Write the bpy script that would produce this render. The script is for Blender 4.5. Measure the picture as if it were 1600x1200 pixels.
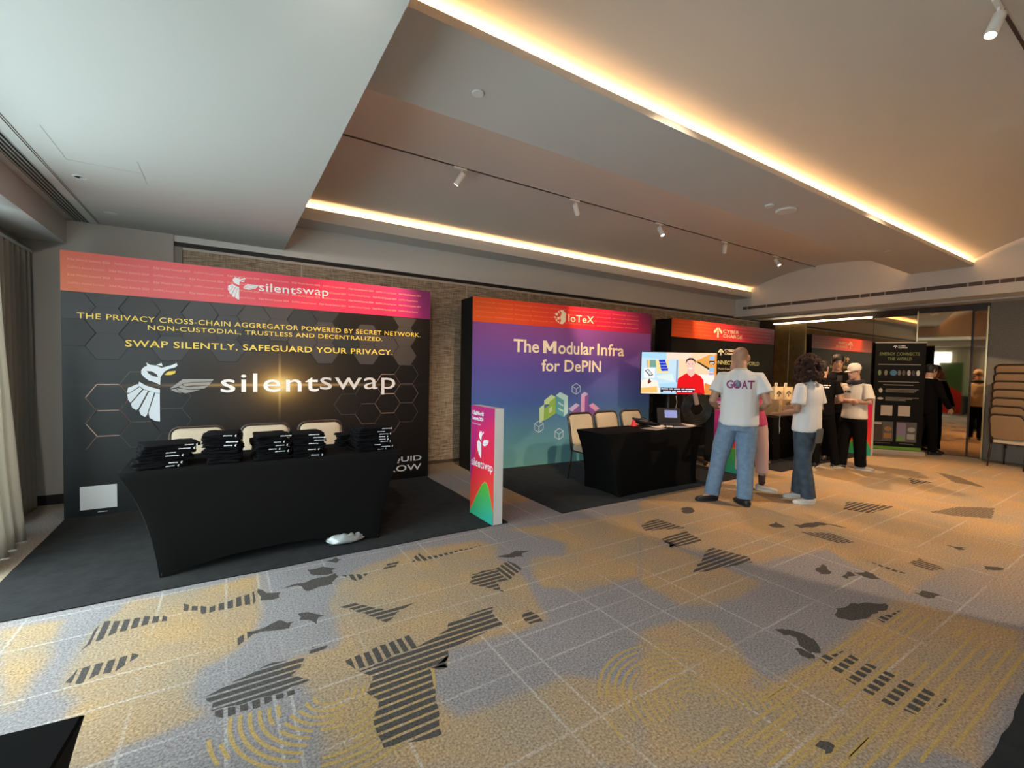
import bpy, bmesh, math, random
from mathutils import Vector, Matrix, noise
from mathutils.bvhtree import BVHTree

random.seed(7)
for _o in list(bpy.data.objects):
    bpy.data.objects.remove(_o, do_unlink=True)
SC = bpy.context.scene
COL = SC.collection
PI = math.pi

# ------------------------------------------------------------------ camera
cam_d = bpy.data.cameras.new('camera')
cam = bpy.data.objects.new('camera', cam_d)
COL.objects.link(cam)
CR = Vector((0.84521, -0.534108, 0.018672)); CU = Vector((0.002519, 0.038919, 0.999239)); CF = Vector((0.534429, 0.84452, -0.03424))
cam.matrix_world = Matrix(((CR.x, CU.x, -CF.x, 0), (CR.y, CU.y, -CF.y, 0), (CR.z, CU.z, -CF.z, 1.5), (0, 0, 0, 1)))
cam_d.sensor_width = 36; cam_d.sensor_fit = 'HORIZONTAL'; cam_d.lens = 15.8607
cam_d.clip_start = 0.02; cam_d.clip_end = 200
SC.camera = cam

# ------------------------------------------------------------------ world, exposure
SC.view_settings.view_transform = 'Standard'
SC.view_settings.look = 'None'
SC.view_settings.gamma = 1
SC.view_settings.use_curve_mapping = False
SC.view_settings.exposure = 0.42
W = bpy.data.worlds.new('World'); SC.world = W; W.use_nodes = True
_bg = W.node_tree.nodes['Background']
# bright overcast sky above the horizon, darker green-grey ground below it
_wt = W.node_tree; _tc = _wt.nodes.new('ShaderNodeTexCoord'); _sx = _wt.nodes.new('ShaderNodeSeparateXYZ'); _wt.links.new(_tc.outputs['Generated'], _sx.inputs[0])
_rp = _wt.nodes.new('ShaderNodeValToRGB'); _mr = _wt.nodes.new('ShaderNodeMapRange'); _mr.inputs['From Min'].default_value = -1; _wt.links.new(_sx.outputs[2], _mr.inputs['Value']); _wt.links.new(_mr.outputs[0], _rp.inputs[0])
_rp.color_ramp.elements[0].position = 0.47; _rp.color_ramp.elements[0].color = (0.32, 0.42, 0.44, 1); _rp.color_ramp.elements[1].position = 0.53; _rp.color_ramp.elements[1].color = (0.78, 0.95, 1.0, 1)
_wt.links.new(_rp.outputs[0], _bg.inputs[0])
_bg.inputs[1].default_value = 8.6

# ------------------------------------------------------------------ large lights of the room
WARM = (1.0, 0.52, 0.21)
def area(name, loc, sx, sy, energy, color, rot, portal=False):
    d = bpy.data.lights.new(name, 'AREA'); d.shape = 'RECTANGLE'; d.size = sx; d.size_y = sy
    d.energy = energy; d.color = color
    o = bpy.data.objects.new(name, d); COL.objects.link(o); o.location = loc; o.rotation_euler = rot
    if portal: d.cycles.is_portal = True
    return o
def spot(name, loc, target, energy, angle, blend, color, radius=0.03):
    d = bpy.data.lights.new(name, 'SPOT'); d.energy = energy; d.spot_size = math.radians(angle); d.spot_blend = blend
    d.color = color; d.shadow_soft_size = radius
    o = bpy.data.objects.new(name, d); COL.objects.link(o); o.location = loc
    o.rotation_euler = (Vector(target) - Vector(loc)).to_track_quat('-Z', 'Y').to_euler()
    return o
X_STEP = 0.621; X_HEAD = 10.55; X_R = 11.74; X_L = -1.75; Y_B = 6.53; Y_N = -5.0
Z_LOW = 2.957
COVE_L = X_HEAD - X_STEP - 0.1
COVE_X = (X_STEP + X_HEAD) / 2
# LED strips lying in the coves, facing up
area('cove_strip_back', (COVE_X, 6.22, 3.33), COVE_L, 0.03, 72, WARM, (PI, 0, 0))
area('cove_strip_beam_far', (COVE_X, 3.03, 3.40), COVE_L, 0.03, 26, WARM, (PI, 0, 0))
area('cove_strip_beam_near', (COVE_X, 2.42, 3.375), COVE_L, 0.03, 52, WARM, (PI, 0, 0))
area('cove_strip_second_beam', (COVE_X, -0.58, 3.375), COVE_L, 0.03, 52, WARM, (PI, 0, 0))
# window portals
for yc, ln in ((3.45, 3.5), (-0.45, 3.1)):
    area('window_portal', (X_L - 0.2, yc, 1.35), 2.4, ln, 1, (1, 1, 1), (0, -PI / 2, 0), True)

# ------------------------------------------------------------------ materials
MATS = {}
def S2L(c):
    return tuple(((v / 255) / 12.92 if v / 255 <= 0.04045 else ((v / 255 + 0.055) / 1.055) ** 2.4) for v in c)
def mat(name, col=(0.5, 0.5, 0.5), rough=0.6, metal=0.0, emit=0.0, ecol=None, spec=0.5, noise_amt=0.0, noise_scale=40.0, bump=0.0, bump_scale=200.0, sheen=0.0, alpha=1.0, trans=0.0):
    if name in MATS: return MATS[name]
    m = bpy.data.materials.new(name); m.use_nodes = True
    nt = m.node_tree; b = nt.nodes['Principled BSDF']
    b.inputs['Base Color'].default_value = (*col[:3], 1)
    b.inputs['Roughness'].default_value = rough; b.inputs['Metallic'].default_value = metal
    b.inputs['Specular IOR Level'].default_value = spec
    if sheen: b.inputs['Sheen Weight'].default_value = sheen
    if alpha < 1: b.inputs['Alpha'].default_value = alpha
    if trans: b.inputs['Transmission Weight'].default_value = trans
    if emit:
        b.inputs['Emission Color'].default_value = (*(ecol or col)[:3], 1); b.inputs['Emission Strength'].default_value = emit
    if noise_amt or bump:
        tc = nt.nodes.new('ShaderNodeTexCoord')
    if noise_amt:
        n = nt.nodes.new('ShaderNodeTexNoise'); n.inputs['Scale'].default_value = noise_scale; n.inputs['Detail'].default_value = 4
        nt.links.new(tc.outputs['Object'], n.inputs['Vector'])
        r = nt.nodes.new('ShaderNodeMapRange'); r.inputs['From Min'].default_value = 0.3; r.inputs['From Max'].default_value = 0.7
        r.inputs['To Min'].default_value = 1 - noise_amt; r.inputs['To Max'].default_value = 1 + noise_amt
        nt.links.new(n.outputs['Fac'], r.inputs['Value'])
        mx = nt.nodes.new('ShaderNodeMix'); mx.data_type = 'RGBA'; mx.blend_type = 'MULTIPLY'; mx.inputs[0].default_value = 1
        mx.inputs[6].default_value = (*col[:3], 1); nt.links.new(r.outputs[0], mx.inputs[7]); nt.links.new(mx.outputs[2], b.inputs['Base Color'])
    if bump:
        n2 = nt.nodes.new('ShaderNodeTexNoise'); n2.inputs['Scale'].default_value = bump_scale; n2.inputs['Detail'].default_value = 3
        nt.links.new(tc.outputs['Object'], n2.inputs['Vector'])
        bp = nt.nodes.new('ShaderNodeBump'); bp.inputs['Strength'].default_value = bump; bp.inputs['Distance'].default_value = 0.004
        nt.links.new(n2.outputs['Fac'], bp.inputs['Height']); nt.links.new(bp.outputs[0], b.inputs['Normal'])
    MATS[name] = m
    return m
def N(nt, kind, **kw):
    n = nt.nodes.new(kind)
    for k, v in kw.items(): setattr(n, k, v)
    return n
def mathn(nt, op, a, b=None, c=None, clamp=False):
    n = nt.nodes.new('ShaderNodeMath'); n.operation = op; n.use_clamp = clamp
    for i, v in enumerate((a, b, c)):
        if v is None: continue
        if isinstance(v, (int, float)): n.inputs[i].default_value = v
        else: nt.links.new(v, n.inputs[i])
    return n.outputs[0]
def mixc(nt, f, a, b, mode='MIX'):
    n = nt.nodes.new('ShaderNodeMix'); n.data_type = 'RGBA'; n.blend_type = mode
    for i, v in ((0, f), (6, a), (7, b)):
        if isinstance(v, (int, float)): n.inputs[i].default_value = v
        elif isinstance(v, (tuple, list)): n.inputs[i].default_value = (*v[:3], 1)
        else: nt.links.new(v, n.inputs[i])
    return n.outputs[2]
def ramp(nt, fac, stops, interp='LINEAR'):
    n = nt.nodes.new('ShaderNodeValToRGB'); cr = n.color_ramp; cr.interpolation = interp
    while len(cr.elements) < len(stops): cr.elements.new(0.5)
    for e, (p, c) in zip(cr.elements, stops):
        e.position = p; e.color = (*c[:3], 1)
    nt.links.new(fac, n.inputs[0]); return n.outputs[0]
def new_mat(name, rough=0.5):
    m = bpy.data.materials.new(name); m.use_nodes = True; MATS[name] = m
    b = m.node_tree.nodes['Principled BSDF']; b.inputs['Roughness'].default_value = rough
    return m, m.node_tree, b

# ------------------------------------------------------------------ mesh helpers
def tag(o, label=None, cat=None, group=None, kind=None):
    if label: o['label'] = label
    if cat: o['category'] = cat
    if group: o['group'] = group
    if kind: o['kind'] = kind
    return o
def thing(name, label, cat, loc=(0, 0, 0), rz=0.0, group=None):
    o = bpy.data.objects.new(name, None); COL.objects.link(o); o.location = loc; o.rotation_euler = (0, 0, rz)
    o.empty_display_size = 0.1
    return tag(o, label, cat, group)
def link_mesh(name, me, parent=None):
    o = bpy.data.objects.new(name, me); COL.objects.link(o)
    if parent is not None: o.parent = parent
    return o
class MB:
    def __init__(s): s.v = []; s.f = []; s.mi = []; s.cur = 0
    def add(s, vs, fs):
        b = len(s.v); s.v += [tuple(p) for p in vs]; s.f += [tuple(i + b for i in f) for f in fs]; s.mi += [s.cur] * len(fs); return s
    def box(s, x0, x1, y0, y1, z0, z1):
        return s.add([(x0, y0, z0), (x1, y0, z0), (x1, y1, z0), (x0, y1, z0), (x0, y0, z1), (x1, y0, z1), (x1, y1, z1), (x0, y1, z1)],
                     [(0, 3, 2, 1), (4, 5, 6, 7), (0, 1, 5, 4), (1, 2, 6, 5), (2, 3, 7, 6), (3, 0, 4, 7)])
    def quad(s, a, b, c, d): return s.add([a, b, c, d], [(0, 1, 2, 3)])
    def prism_xz(s, pts, y0, y1):      # outline in x,z; y0 = front (towards -y)
        ar = sum(pts[i][0] * pts[(i + 1) % len(pts)][1] - pts[(i + 1) % len(pts)][0] * pts[i][1] for i in range(len(pts)))
        if ar < 0: pts = pts[::-1]
        n = len(pts)
        vs = [(x, y0, z) for x, z in pts] + [(x, y1, z) for x, z in pts]
        fs = [tuple(range(n)), tuple(range(2 * n - 1, n - 1, -1))] + [(i, i + n, (i + 1) % n + n, (i + 1) % n) for i in range(n)]
        return s.add(vs, fs)
    def prism_xy(s, pts, z0, z1):
        ar = sum(pts[i][0] * pts[(i + 1) % len(pts)][1] - pts[(i + 1) % len(pts)][0] * pts[i][1] for i in range(len(pts)))
        if ar < 0: pts = pts[::-1]
        n = len(pts)
        vs = [(x, y, z1) for x, y in pts] + [(x, y, z0) for x, y in pts]
        fs = [tuple(range(n)), tuple(range(2 * n - 1, n - 1, -1))] + [(i, i + n, (i + 1) % n + n, (i + 1) % n) for i in range(n)]
        return s.add(vs, fs)
    def rings(s, rings, cap=True, closed=True):
        n = len(rings[0]); vs = [p for r in rings for p in r]; fs = []
        for i in range(len(rings) - 1):
            for j in range(n if closed else n - 1):
                k = (j + 1) % n
                fs.append((i * n + j, i * n + k, (i + 1) * n + k, (i + 1) * n + j))
        if cap:
            fs.append(tuple(range(n - 1, -1, -1))); fs.append(tuple((len(rings) - 1) * n + j for j in range(n)))
        return s.add(vs, fs)
    def tube(s, pts, r, seg=8, closed=False, caps='flat'):
        pts = [Vector(p) for p in pts]; n = len(pts)
        rad = r if isinstance(r, (list, tuple)) else [r] * n
        R = []; prev = None
        for i, p in enumerate(pts):
            if closed: t = (pts[(i + 1) % n] - pts[i - 1])
            else: t = pts[min(i + 1, n - 1)] - pts[max(i - 1, 0)]
            t = t.normalized() if t.length > 1e-9 else Vector((0, 0, 1))
            if prev is None:
                a = Vector((0, 0, 1)) if abs(t.z) < 0.9 else Vector((1, 0, 0))
                u = t.cross(a).normalized()
            else:
                u = (prev - t * prev.dot(t)).normalized()
            prev = u; w = t.cross(u)
            if caps == 'round' and i == 0 and not closed:
                for q in (80, 50, 25):
                    a = math.radians(q); c = p - t * rad[0] * math.sin(a)
                    R.append([c + (u * math.cos(2 * PI * k / seg) + w * math.sin(2 * PI * k / seg)) * rad[0] * math.cos(a) for k in range(seg)])
            R.append([p + (u * math.cos(2 * PI * k / seg) + w * math.sin(2 * PI * k / seg)) * rad[i] for k in range(seg)])
            if caps == 'round' and i == n - 1 and not closed:
                for q in (25, 50, 80):
                    a = math.radians(q); c = p + t * rad[i] * math.sin(a)
                    R.append([c + (u * math.cos(2 * PI * k / seg) + w * math.sin(2 * PI * k / seg)) * rad[i] * math.cos(a) for k in range(seg)])
        if closed: R.append(R[0])
        return s.rings(R, cap=not closed)
    def lathe(s, prof, c=(0, 0, 0), seg=20, axis=None):     # prof: (r, h)
        ax = Vector(axis or (0, 0, 1)).normalized(); a = Vector((1, 0, 0)) if abs(ax.x) < 0.9 else Vector((0, 1, 0))
        u = ax.cross(a).normalized(); w = ax.cross(u); c = Vector(c)
        return s.rings([[c + ax * h + (u * math.cos(2 * PI * k / seg) + w * math.sin(2 * PI * k / seg)) * max(r, 1e-4) for k in range(seg)] for r, h in prof])
    def ball(s, c, r, seg=12, rows=8):
        c = Vector(c); r = r if isinstance(r, (tuple, list)) else (r, r, r)
        R = []
        for i in range(rows + 1):
            a = -PI / 2 + PI * i / rows; a = max(-PI / 2 + 0.05, min(PI / 2 - 0.05, a))
            R.append([c + Vector((r[0] * math.cos(a) * math.cos(2 * PI * k / seg), r[1] * math.cos(a) * math.sin(2 * PI * k / seg), r[2] * math.sin(a))) for k in range(seg)])
        return s.rings(R)
    def mesh(s, name, mats, smooth=False):
        me = bpy.data.meshes.new(name); me.from_pydata(s.v, [], s.f)
        for m in (mats if isinstance(mats, (list, tuple)) else [mats]): me.materials.append(m)
        if any(s.mi): me.polygons.foreach_set('material_index', s.mi)
        if smooth: me.polygons.foreach_set('use_smooth', [True] * len(me.polygons))
        me.update(); return me
    def build(s, name, mats, parent=None, smooth=False, bevel=0.0, seg=2, fix=True):
        me = s.mesh(name, mats, smooth)
        if fix:
            bm = bmesh.new(); bm.from_mesh(me); bmesh.ops.recalc_face_normals(bm, faces=bm.faces); bm.to_mesh(me); bm.free()
        o = link_mesh(name, me, parent)
        if bevel:
            md = o.modifiers.new('bevel', 'BEVEL'); md.width = bevel; md.segments = seg; md.limit_method = 'ANGLE'; md.angle_limit = math.radians(40)
        return o
def auto_smooth(o, deg=40):
    me = o.data
    me.polygons.foreach_set('use_smooth', [True] * len(me.polygons))
    bm = bmesh.new(); bm.from_mesh(me); lim = math.radians(deg)
    for e in bm.edges:
        e.smooth = not (len(e.link_faces) == 2 and e.calc_face_angle(0) > lim)
    bm.to_mesh(me); bm.free()
    return o
def struct(name, mb, m, parent=None, **kw):
    o = mb.build(name, m, parent, **kw)
    if parent is None: o['kind'] = 'structure'
    return o
def copy_tree(o, parent=None):
    c = o.copy(); COL.objects.link(c); c.parent = parent
    for ch in o.children: copy_tree(ch, c)
    return c
def rrect(x0, x1, z0, z1, r, n=5):
    out = []
    for cx, cz, a0 in ((x1 - r, z0 + r, -90), (x1 - r, z1 - r, 0), (x0 + r, z1 - r, 90), (x0 + r, z0 + r, 180)):
        for k in range(n + 1):
            a = math.radians(a0 + 90 * k / n); out.append((cx + r * math.cos(a), cz + r * math.sin(a)))
    return out
_fontcache = {}
def text_geo(body, bold=0.0, res=3, spacing=1.0):
    key = (body, bold, res, spacing)
    if key in _fontcache: return _fontcache[key]
    cu = bpy.data.curves.new('t', 'FONT'); cu.body = body; cu.offset = bold; cu.resolution_u = res; cu.space_character = spacing
    ob = bpy.data.objects.new('t', cu); COL.objects.link(ob)
    dg = bpy.context.evaluated_depsgraph_get(); ev = ob.evaluated_get(dg); me = bpy.data.meshes.new_from_object(ev)
    vs = [tuple(v.co) for v in me.vertices]; fs = [tuple(p.vertices) for p in me.polygons]
    bpy.data.objects.remove(ob); bpy.data.curves.remove(cu); bpy.data.meshes.remove(me)
    _fontcache[key] = (vs, fs); return vs, fs
def add_text(mb, body, x0, x1, z0, z1, y, bold=0.0, spacing=1.0, mirror=False):
    vs, fs = text_geo(body, bold, 3, spacing)
    ax = min(v[0] for v in vs); bx = max(v[0] for v in vs); ay = min(v[1] for v in vs); by = max(v[1] for v in vs)
    mb.add([(x0 + (v[0] - ax) / (bx - ax) * (x1 - x0), y, z0 + (v[1] - ay) / (by - ay) * (z1 - z0)) for v in vs], fs)
    return mb

# carpet layout on the floor, metres
ZONES= [[(-0.516, 3.598), (0.191, 3.605), (0.173, 3.021), (0.114, 2.803), (-0.008, 2.672), (-0.107, 2.614), (-0.136, 2.442), (-0.077, 2.274), (-0.252, 2.247), (-0.368, 2.236), (-0.389, 2.155), (-0.529, 2.24), (-0.575, 2.636), (-0.636, 2.741), (-0.648, 3.154), (-0.597, 3.412)], [(-1.066, 3.577), (-0.794, 3.528), (-0.769, 3.134), (-0.769, 2.704), (-0.82, 2.735)], [(1.259, 3.506), (1.795, 3.438), (1.94, 3.234), (1.801, 3.035), (1.842, 2.719), (1.739, 2.446), (1.626, 2.108), (1.35, 2.101), (0.99, 2.15), (0.92, 2.024), (0.841, 2.05), (0.81, 1.913), (0.813, 1.757), (0.84, 1.693), (1.143, 1.687), (1.402, 1.655), (1.534, 1.577), (1.642, 1.417), (1.317, 1.125), (0.315, 1.73), (0.339, 2.089), (0.29, 2.317), (0.187, 2.439), (0.28, 2.512), (0.486, 2.484), (0.531, 2.584), (0.538, 2.901), (0.619, 3.174), (0.806, 3.361)], [(2.222, 3.534), (3.714, 3.274), (2.543, 2.225), (2.007, 2.291), (1.849, 2.46), (1.895, 2.734), (2.049, 2.892), (2.295, 2.805), (2.491, 2.982)], [(3.173, 2.789), (3.222, 2.479), (3.23, 1.747), (3.04, 1.678), (2.638, 1.711), (2.458, 1.816), (2.489, 2.176)], [(1.985, 1.724), (2.325, 1.715), (2.454, 1.605), (2.367, 1.383), (2.217, 1.195), (2.112, 1.149), (2.368, 1.105), (2.752, 1.101), (3.149, 1.1), (3.828, 1.135), (3.98, 0.579), (3.407, 0.487), (2.746, 0.489), (2.461, 0.476), (2.4, 0.571), (2.108, 0.648), (1.317, 1.125), (1.609, 1.388)], [(4.018, 3.546), (6.548, 4.52), (10.77, 1.665), (5.558, 0.831), (4.934, 1.073), (3.989, 1.126), (4.348, 1.772), (3.548, 1.925), (3.222, 2.479), (3.173, 2.789)]]
MOTIFS= [(0, [(0.179, 3.372), (0.29, 3.269), (0.278, 3.205), (0.183, 3.208)]), (0, [(0.304, 3.337), (0.434, 3.32), (0.663, 3.376), (0.666, 3.309), (0.602, 3.223), (0.477, 3.198), (0.441, 3.257)]), (0, [(0.51, 3.531), (0.593, 3.539), (0.671, 3.461), (0.648, 3.384), (0.539, 3.404), (0.491, 3.453)]), (0, [(0.641, 3.622), (0.717, 3.654), (0.758, 3.59), (0.7, 3.564)]), (2, [(-0.236, 3.402), (-0.084, 3.281), (0.151, 3.369), (0.149, 3.194), (-0.13, 3.213), (-0.145, 3.268), (-0.23, 3.318)]), (0, [(0.116, 2.855), (0.239, 2.893), (0.327, 2.841), (0.308, 2.782), (0.208, 2.814), (0.114, 2.803)]), (0, [(0.357, 2.928), (0.427, 2.908), (0.481, 2.824), (0.434, 2.822), (0.438, 2.762), (0.386, 2.85)]), (2, [(0.024, 2.806), (0.105, 2.874), (0.126, 2.822), (0.04, 2.752)]), (2, [(-0.632, 3.098), (-0.614, 3.394), (-0.322, 3.31), (-0.303, 3.225), (-0.444, 3.238), (-0.532, 3.21), (-0.613, 3.17)]), (2, [(-0.643, 2.826), (-0.62, 2.928), (-0.405, 2.94), (-0.381, 2.904), (-0.467, 2.807), (-0.531, 2.826), (-0.581, 2.779)]), (1, [(-0.085, 2.394), (0.035, 2.45), (0.185, 2.503), (0.323, 2.464), (0.303, 2.39), (0.256, 2.357), (0.33, 2.274), (0.186, 2.258), (-0.06, 2.28)]), (2, [(-0.06, 2.272), (0.186, 2.253), (0.284, 2.236), (0.26, 2.206), (0.045, 2.209), (-0.008, 2.202)]), (1, [(0.379, 2.535), (0.455, 2.526), (0.437, 2.489), (0.347, 2.473)]), (2, [(0.504, 2.335), (0.863, 2.388), (0.855, 2.254), (0.538, 2.23)]), (1, [(0.546, 2.215), (0.87, 2.257), (1.067, 2.322), (1.097, 2.389), (1.402, 2.412), (1.367, 2.29), (1.364, 2.203), (0.994, 2.159), (0.93, 2.018), (0.848, 2.067), (0.81, 1.913), (0.782, 1.791), (0.734, 1.654), (0.517, 1.716), (0.511, 1.831), (0.565, 1.988), (0.54, 2.056), (0.604, 2.13)]), (1, [(0.592, 2.886), (0.678, 2.885), (0.822, 2.703), (1.104, 2.706), (0.898, 2.658), (0.789, 2.57), (0.719, 2.7)]), (2, [(1.244, 3.353), (1.309, 3.422), (1.309, 3.316), (1.865, 3.307), (1.285, 3.253), (1.182, 3.288)]), (1, [(0.967, 3.246), (1.018, 3.357), (1.125, 3.345), (1.061, 3.261)]), (1, [(1.421, 2.748), (1.503, 2.87), (1.703, 2.868), (1.68, 2.66), (1.598, 2.687), (1.562, 2.53), (1.497, 2.645)]), (2, [(1.703, 2.868), (1.848, 2.93), (1.887, 2.786), (1.775, 2.713), (1.68, 2.66)]), (0, [(1.829, 3.045), (1.997, 3.058), (2.096, 3.029), (1.987, 2.954), (1.867, 2.997)]), (1, [(1.51, 2.206), (1.589, 2.27), (1.587, 2.116), (1.498, 2.125)]), (2, [(0.695, 3.314), (0.866, 3.259), (0.775, 3.163), (0.74, 3.224)]), (0, [(0.845, 2.058), (0.977, 2.122), (0.93, 2.018), (0.892, 2.02)]), (0, [(3.248, 1.279), (3.4, 1.265), (3.644, 1.162), (3.691, 1.135), (3.591, 1.116), (3.397, 1.121), (3.223, 1.154), (3.171, 1.219)]), (0, [(2.713, 1.356), (2.804, 1.319), (2.796, 1.186), (2.72, 1.106), (2.662, 1.127), (2.718, 1.277)]), (0, [(2.613, 1.232), (2.637, 1.168), (2.656, 1.118), (2.595, 1.123), (2.575, 1.166)]), (3, [(2.65, 1.108), (2.815, 1.05), (2.816, 0.885), (2.833, 0.637), (2.798, 0.628), (2.584, 0.672), (2.539, 0.793), (2.579, 0.957)]), (1, [(3.292, 2.648), (3.659, 2.671), (3.575, 2.416), (3.198, 2.46)]), (0, [(3.266, 2.627), (3.283, 2.444), (3.192, 2.483)]), (1, [(3.201, 2.181), (3.507, 2.317), (3.593, 2.015), (3.511, 1.946), (3.215, 2.006), (2.936, 2.063)]), (1, [(3.393, 2.986), (3.691, 3.043), (3.721, 2.718), (3.324, 2.859)]), (0, [(4.161, 3.13), (4.307, 3.137), (4.318, 3.044), (4.183, 2.963), (4.094, 2.963)]), (0, [(4.514, 2.358), (4.684, 2.369), (4.616, 2.232), (4.506, 2.277)]), (0, [(4.752, 2.225), (5.079, 2.176), (5.142, 1.92), (5.04, 2.063), (4.717, 2.159)]), (2, [(4.598, 2.103), (4.832, 1.931), (4.747, 1.717), (4.613, 1.757), (4.573, 1.999)]), (1, [(6.227, 2.337), (6.481, 1.962), (5.9, 2.012), (5.802, 2.225)]), (2, [(6.554, 1.702), (7.167, 1.584), (7.466, 1.362), (6.875, 1.27), (6.632, 1.504)]), (2, [(4.616, 1.312), (4.816, 1.286), (4.737, 1.103), (4.574, 1.171)]), (1, [(4.377, 1.478), (4.355, 1.219), (4.323, 1.289), (4.353, 1.434)]), (0, [(4.03, 1.432), (4.14, 1.395), (4.074, 1.306), (3.977, 1.387)]), (0, [(4.022, 1.129), (4.146, 1.013), (4.144, 0.972), (3.998, 1.016)]), (0, [(5.412, 1.269), (5.498, 1.151), (5.371, 1.19)]), (0, [(5.108, 0.973), (5.153, 0.864), (4.991, 0.92)]), (3, [(3.375, 1.099), (3.641, 1.05), (3.615, 1.029), (3.355, 1.026)]), (0, [(2.011, 0.842), (2.042, 0.831), (2.081, 0.785), (1.991, 0.781), (2.022, 0.813)]), (0, [(3.881, 1.65), (3.983, 1.619), (3.841, 1.541), (3.737, 1.551)]), (0, [(3.985, 1.484), (4.021, 1.463), (3.881, 1.418), (3.871, 1.448)]), (1, [(8.522, 2.456), (8.434, 2.149), (8.048, 2.272)]), (2, [(9.416, 2.374), (9.261, 2.064), (8.715, 1.675), (8.722, 1.996)])]

# ------------------------------------------------------------------ room materials
paint = mat('ceiling_paint', (0.66, 0.645, 0.62), 0.85, bump=0.05, bump_scale=300)
wallpaint = mat('wall_paint', (0.46, 0.43, 0.39), 0.85, bump=0.06, bump_scale=250)
dark = mat('dark_gap', (0.012, 0.008, 0.007), 0.6)
brass = mat('brass_trim', (0.62, 0.46, 0.25), 0.25, 1.0)
white_pl = mat('white_plastic', (0.82, 0.82, 0.80), 0.4)
darkwood = mat('dark_wood', (0.05, 0.028, 0.016), 0.35, noise_amt=0.3, noise_scale=6)
mirror_m = mat('bronze_mirror', (0.55, 0.40, 0.25), 0.03, 1.0)
def weave_material(name, c0, c1):
    m, nt, b = new_mat(name, 0.75)
    tc = N(nt, 'ShaderNodeTexCoord'); mp = N(nt, 'ShaderNodeMapping'); mp.inputs['Scale'].default_value = (6, 6, 90)
    nt.links.new(tc.outputs['Object'], mp.inputs['Vector'])
    n1 = N(nt, 'ShaderNodeTexNoise'); n1.inputs['Scale'].default_value = 1.0; n1.inputs['Detail'].default_value = 5
    nt.links.new(mp.outputs[0], n1.inputs['Vector'])
    mp2 = N(nt, 'ShaderNodeMapping'); mp2.inputs['Scale'].default_value = (110, 110, 7)
    nt.links.new(tc.outputs['Object'], mp2.inputs['Vector'])
    n2 = N(nt, 'ShaderNodeTexNoise'); n2.inputs['Scale'].default_value = 1.0; n2.inputs['Detail'].default_value = 3
    nt.links.new(mp2.outputs[0], n2.inputs['Vector'])
    f = mathn(nt, 'ADD', mathn(nt, 'MULTIPLY', n1.outputs['Fac'], 0.65), mathn(nt, 'MULTIPLY', n2.outputs['Fac'], 0.35))
    col = ramp(nt, f, [(0.38, c0), (0.62, c1)])
    nt.links.new(col, b.inputs['Base Color'])
    bp = N(nt, 'ShaderNodeBump'); bp.inputs['Strength'].default_value = 0.25; bp.inputs['Distance'].default_value = 0.004
    nt.links.new(f, bp.inputs['Height']); nt.links.new(bp.outputs[0], b.inputs['Normal'])
    return m
weave = weave_material('woven_wall_fabric', (0.16, 0.112, 0.075), (0.54, 0.435, 0.315))

# ------------------------------------------------------------------ carpet
def poly_dist(px, py, poly):
    inside = False; d = 1e9; n = len(poly); j = n - 1
    for i in range(n):
        xi, yi = poly[i]; xj, yj = poly[j]
        if (yi > py) != (yj > py) and px < (xj - xi) * (py - yi) / (yj - yi) + xi: inside = not inside
        dx, dy = xj - xi, yj - yi; t = max(0, min(1, ((px - xi) * dx + (py - yi) * dy) / (dx * dx + dy * dy + 1e-12)))
        d = min(d, (px - xi - t * dx) ** 2 + (py - yi - t * dy) ** 2); j = i
    d = math.sqrt(d)
    return d if inside else -d
_zb = [(min(p[0] for p in z) - .3, max(p[0] for p in z) + .3, min(p[1] for p in z) - .3, max(p[1] for p in z) + .3) for z in ZONES]
def zone_at(x, y):
    best = 0.0
    w = 0.03 + 0.03 * abs(noise.noise((x * 2, y * 2, 3)))
    wob = 0.03 * noise.noise((x * 5, y * 5, 0))
    for z, b in zip(ZONES, _zb):
        if b[0] < x < b[1] and b[2] < y < b[3]:
            d = poly_dist(x, y, z) + wob
            t = max(0.0, min(1.0, (d + w) / (2 * w))); best = max(best, t * t * (3 - 2 * t))
    if x > 4.2 or y > 3.7 or y < 0.3 or x < -1.0:
        far = noise.noise((x * 0.55 + 4.1, y * 0.8, 1.7)) * 0.9 + 0.55
        far = max(0, min(1, far * 1.6 - 0.2))
        k = max(min(1, (x - 4.2) / 1.5), 1 if (y > 4.2 or y < 0) else 0, min(1, (-x - 1.0) / .3) if x < -1 else 0)
        best = max(best, far * k)
    return best
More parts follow.
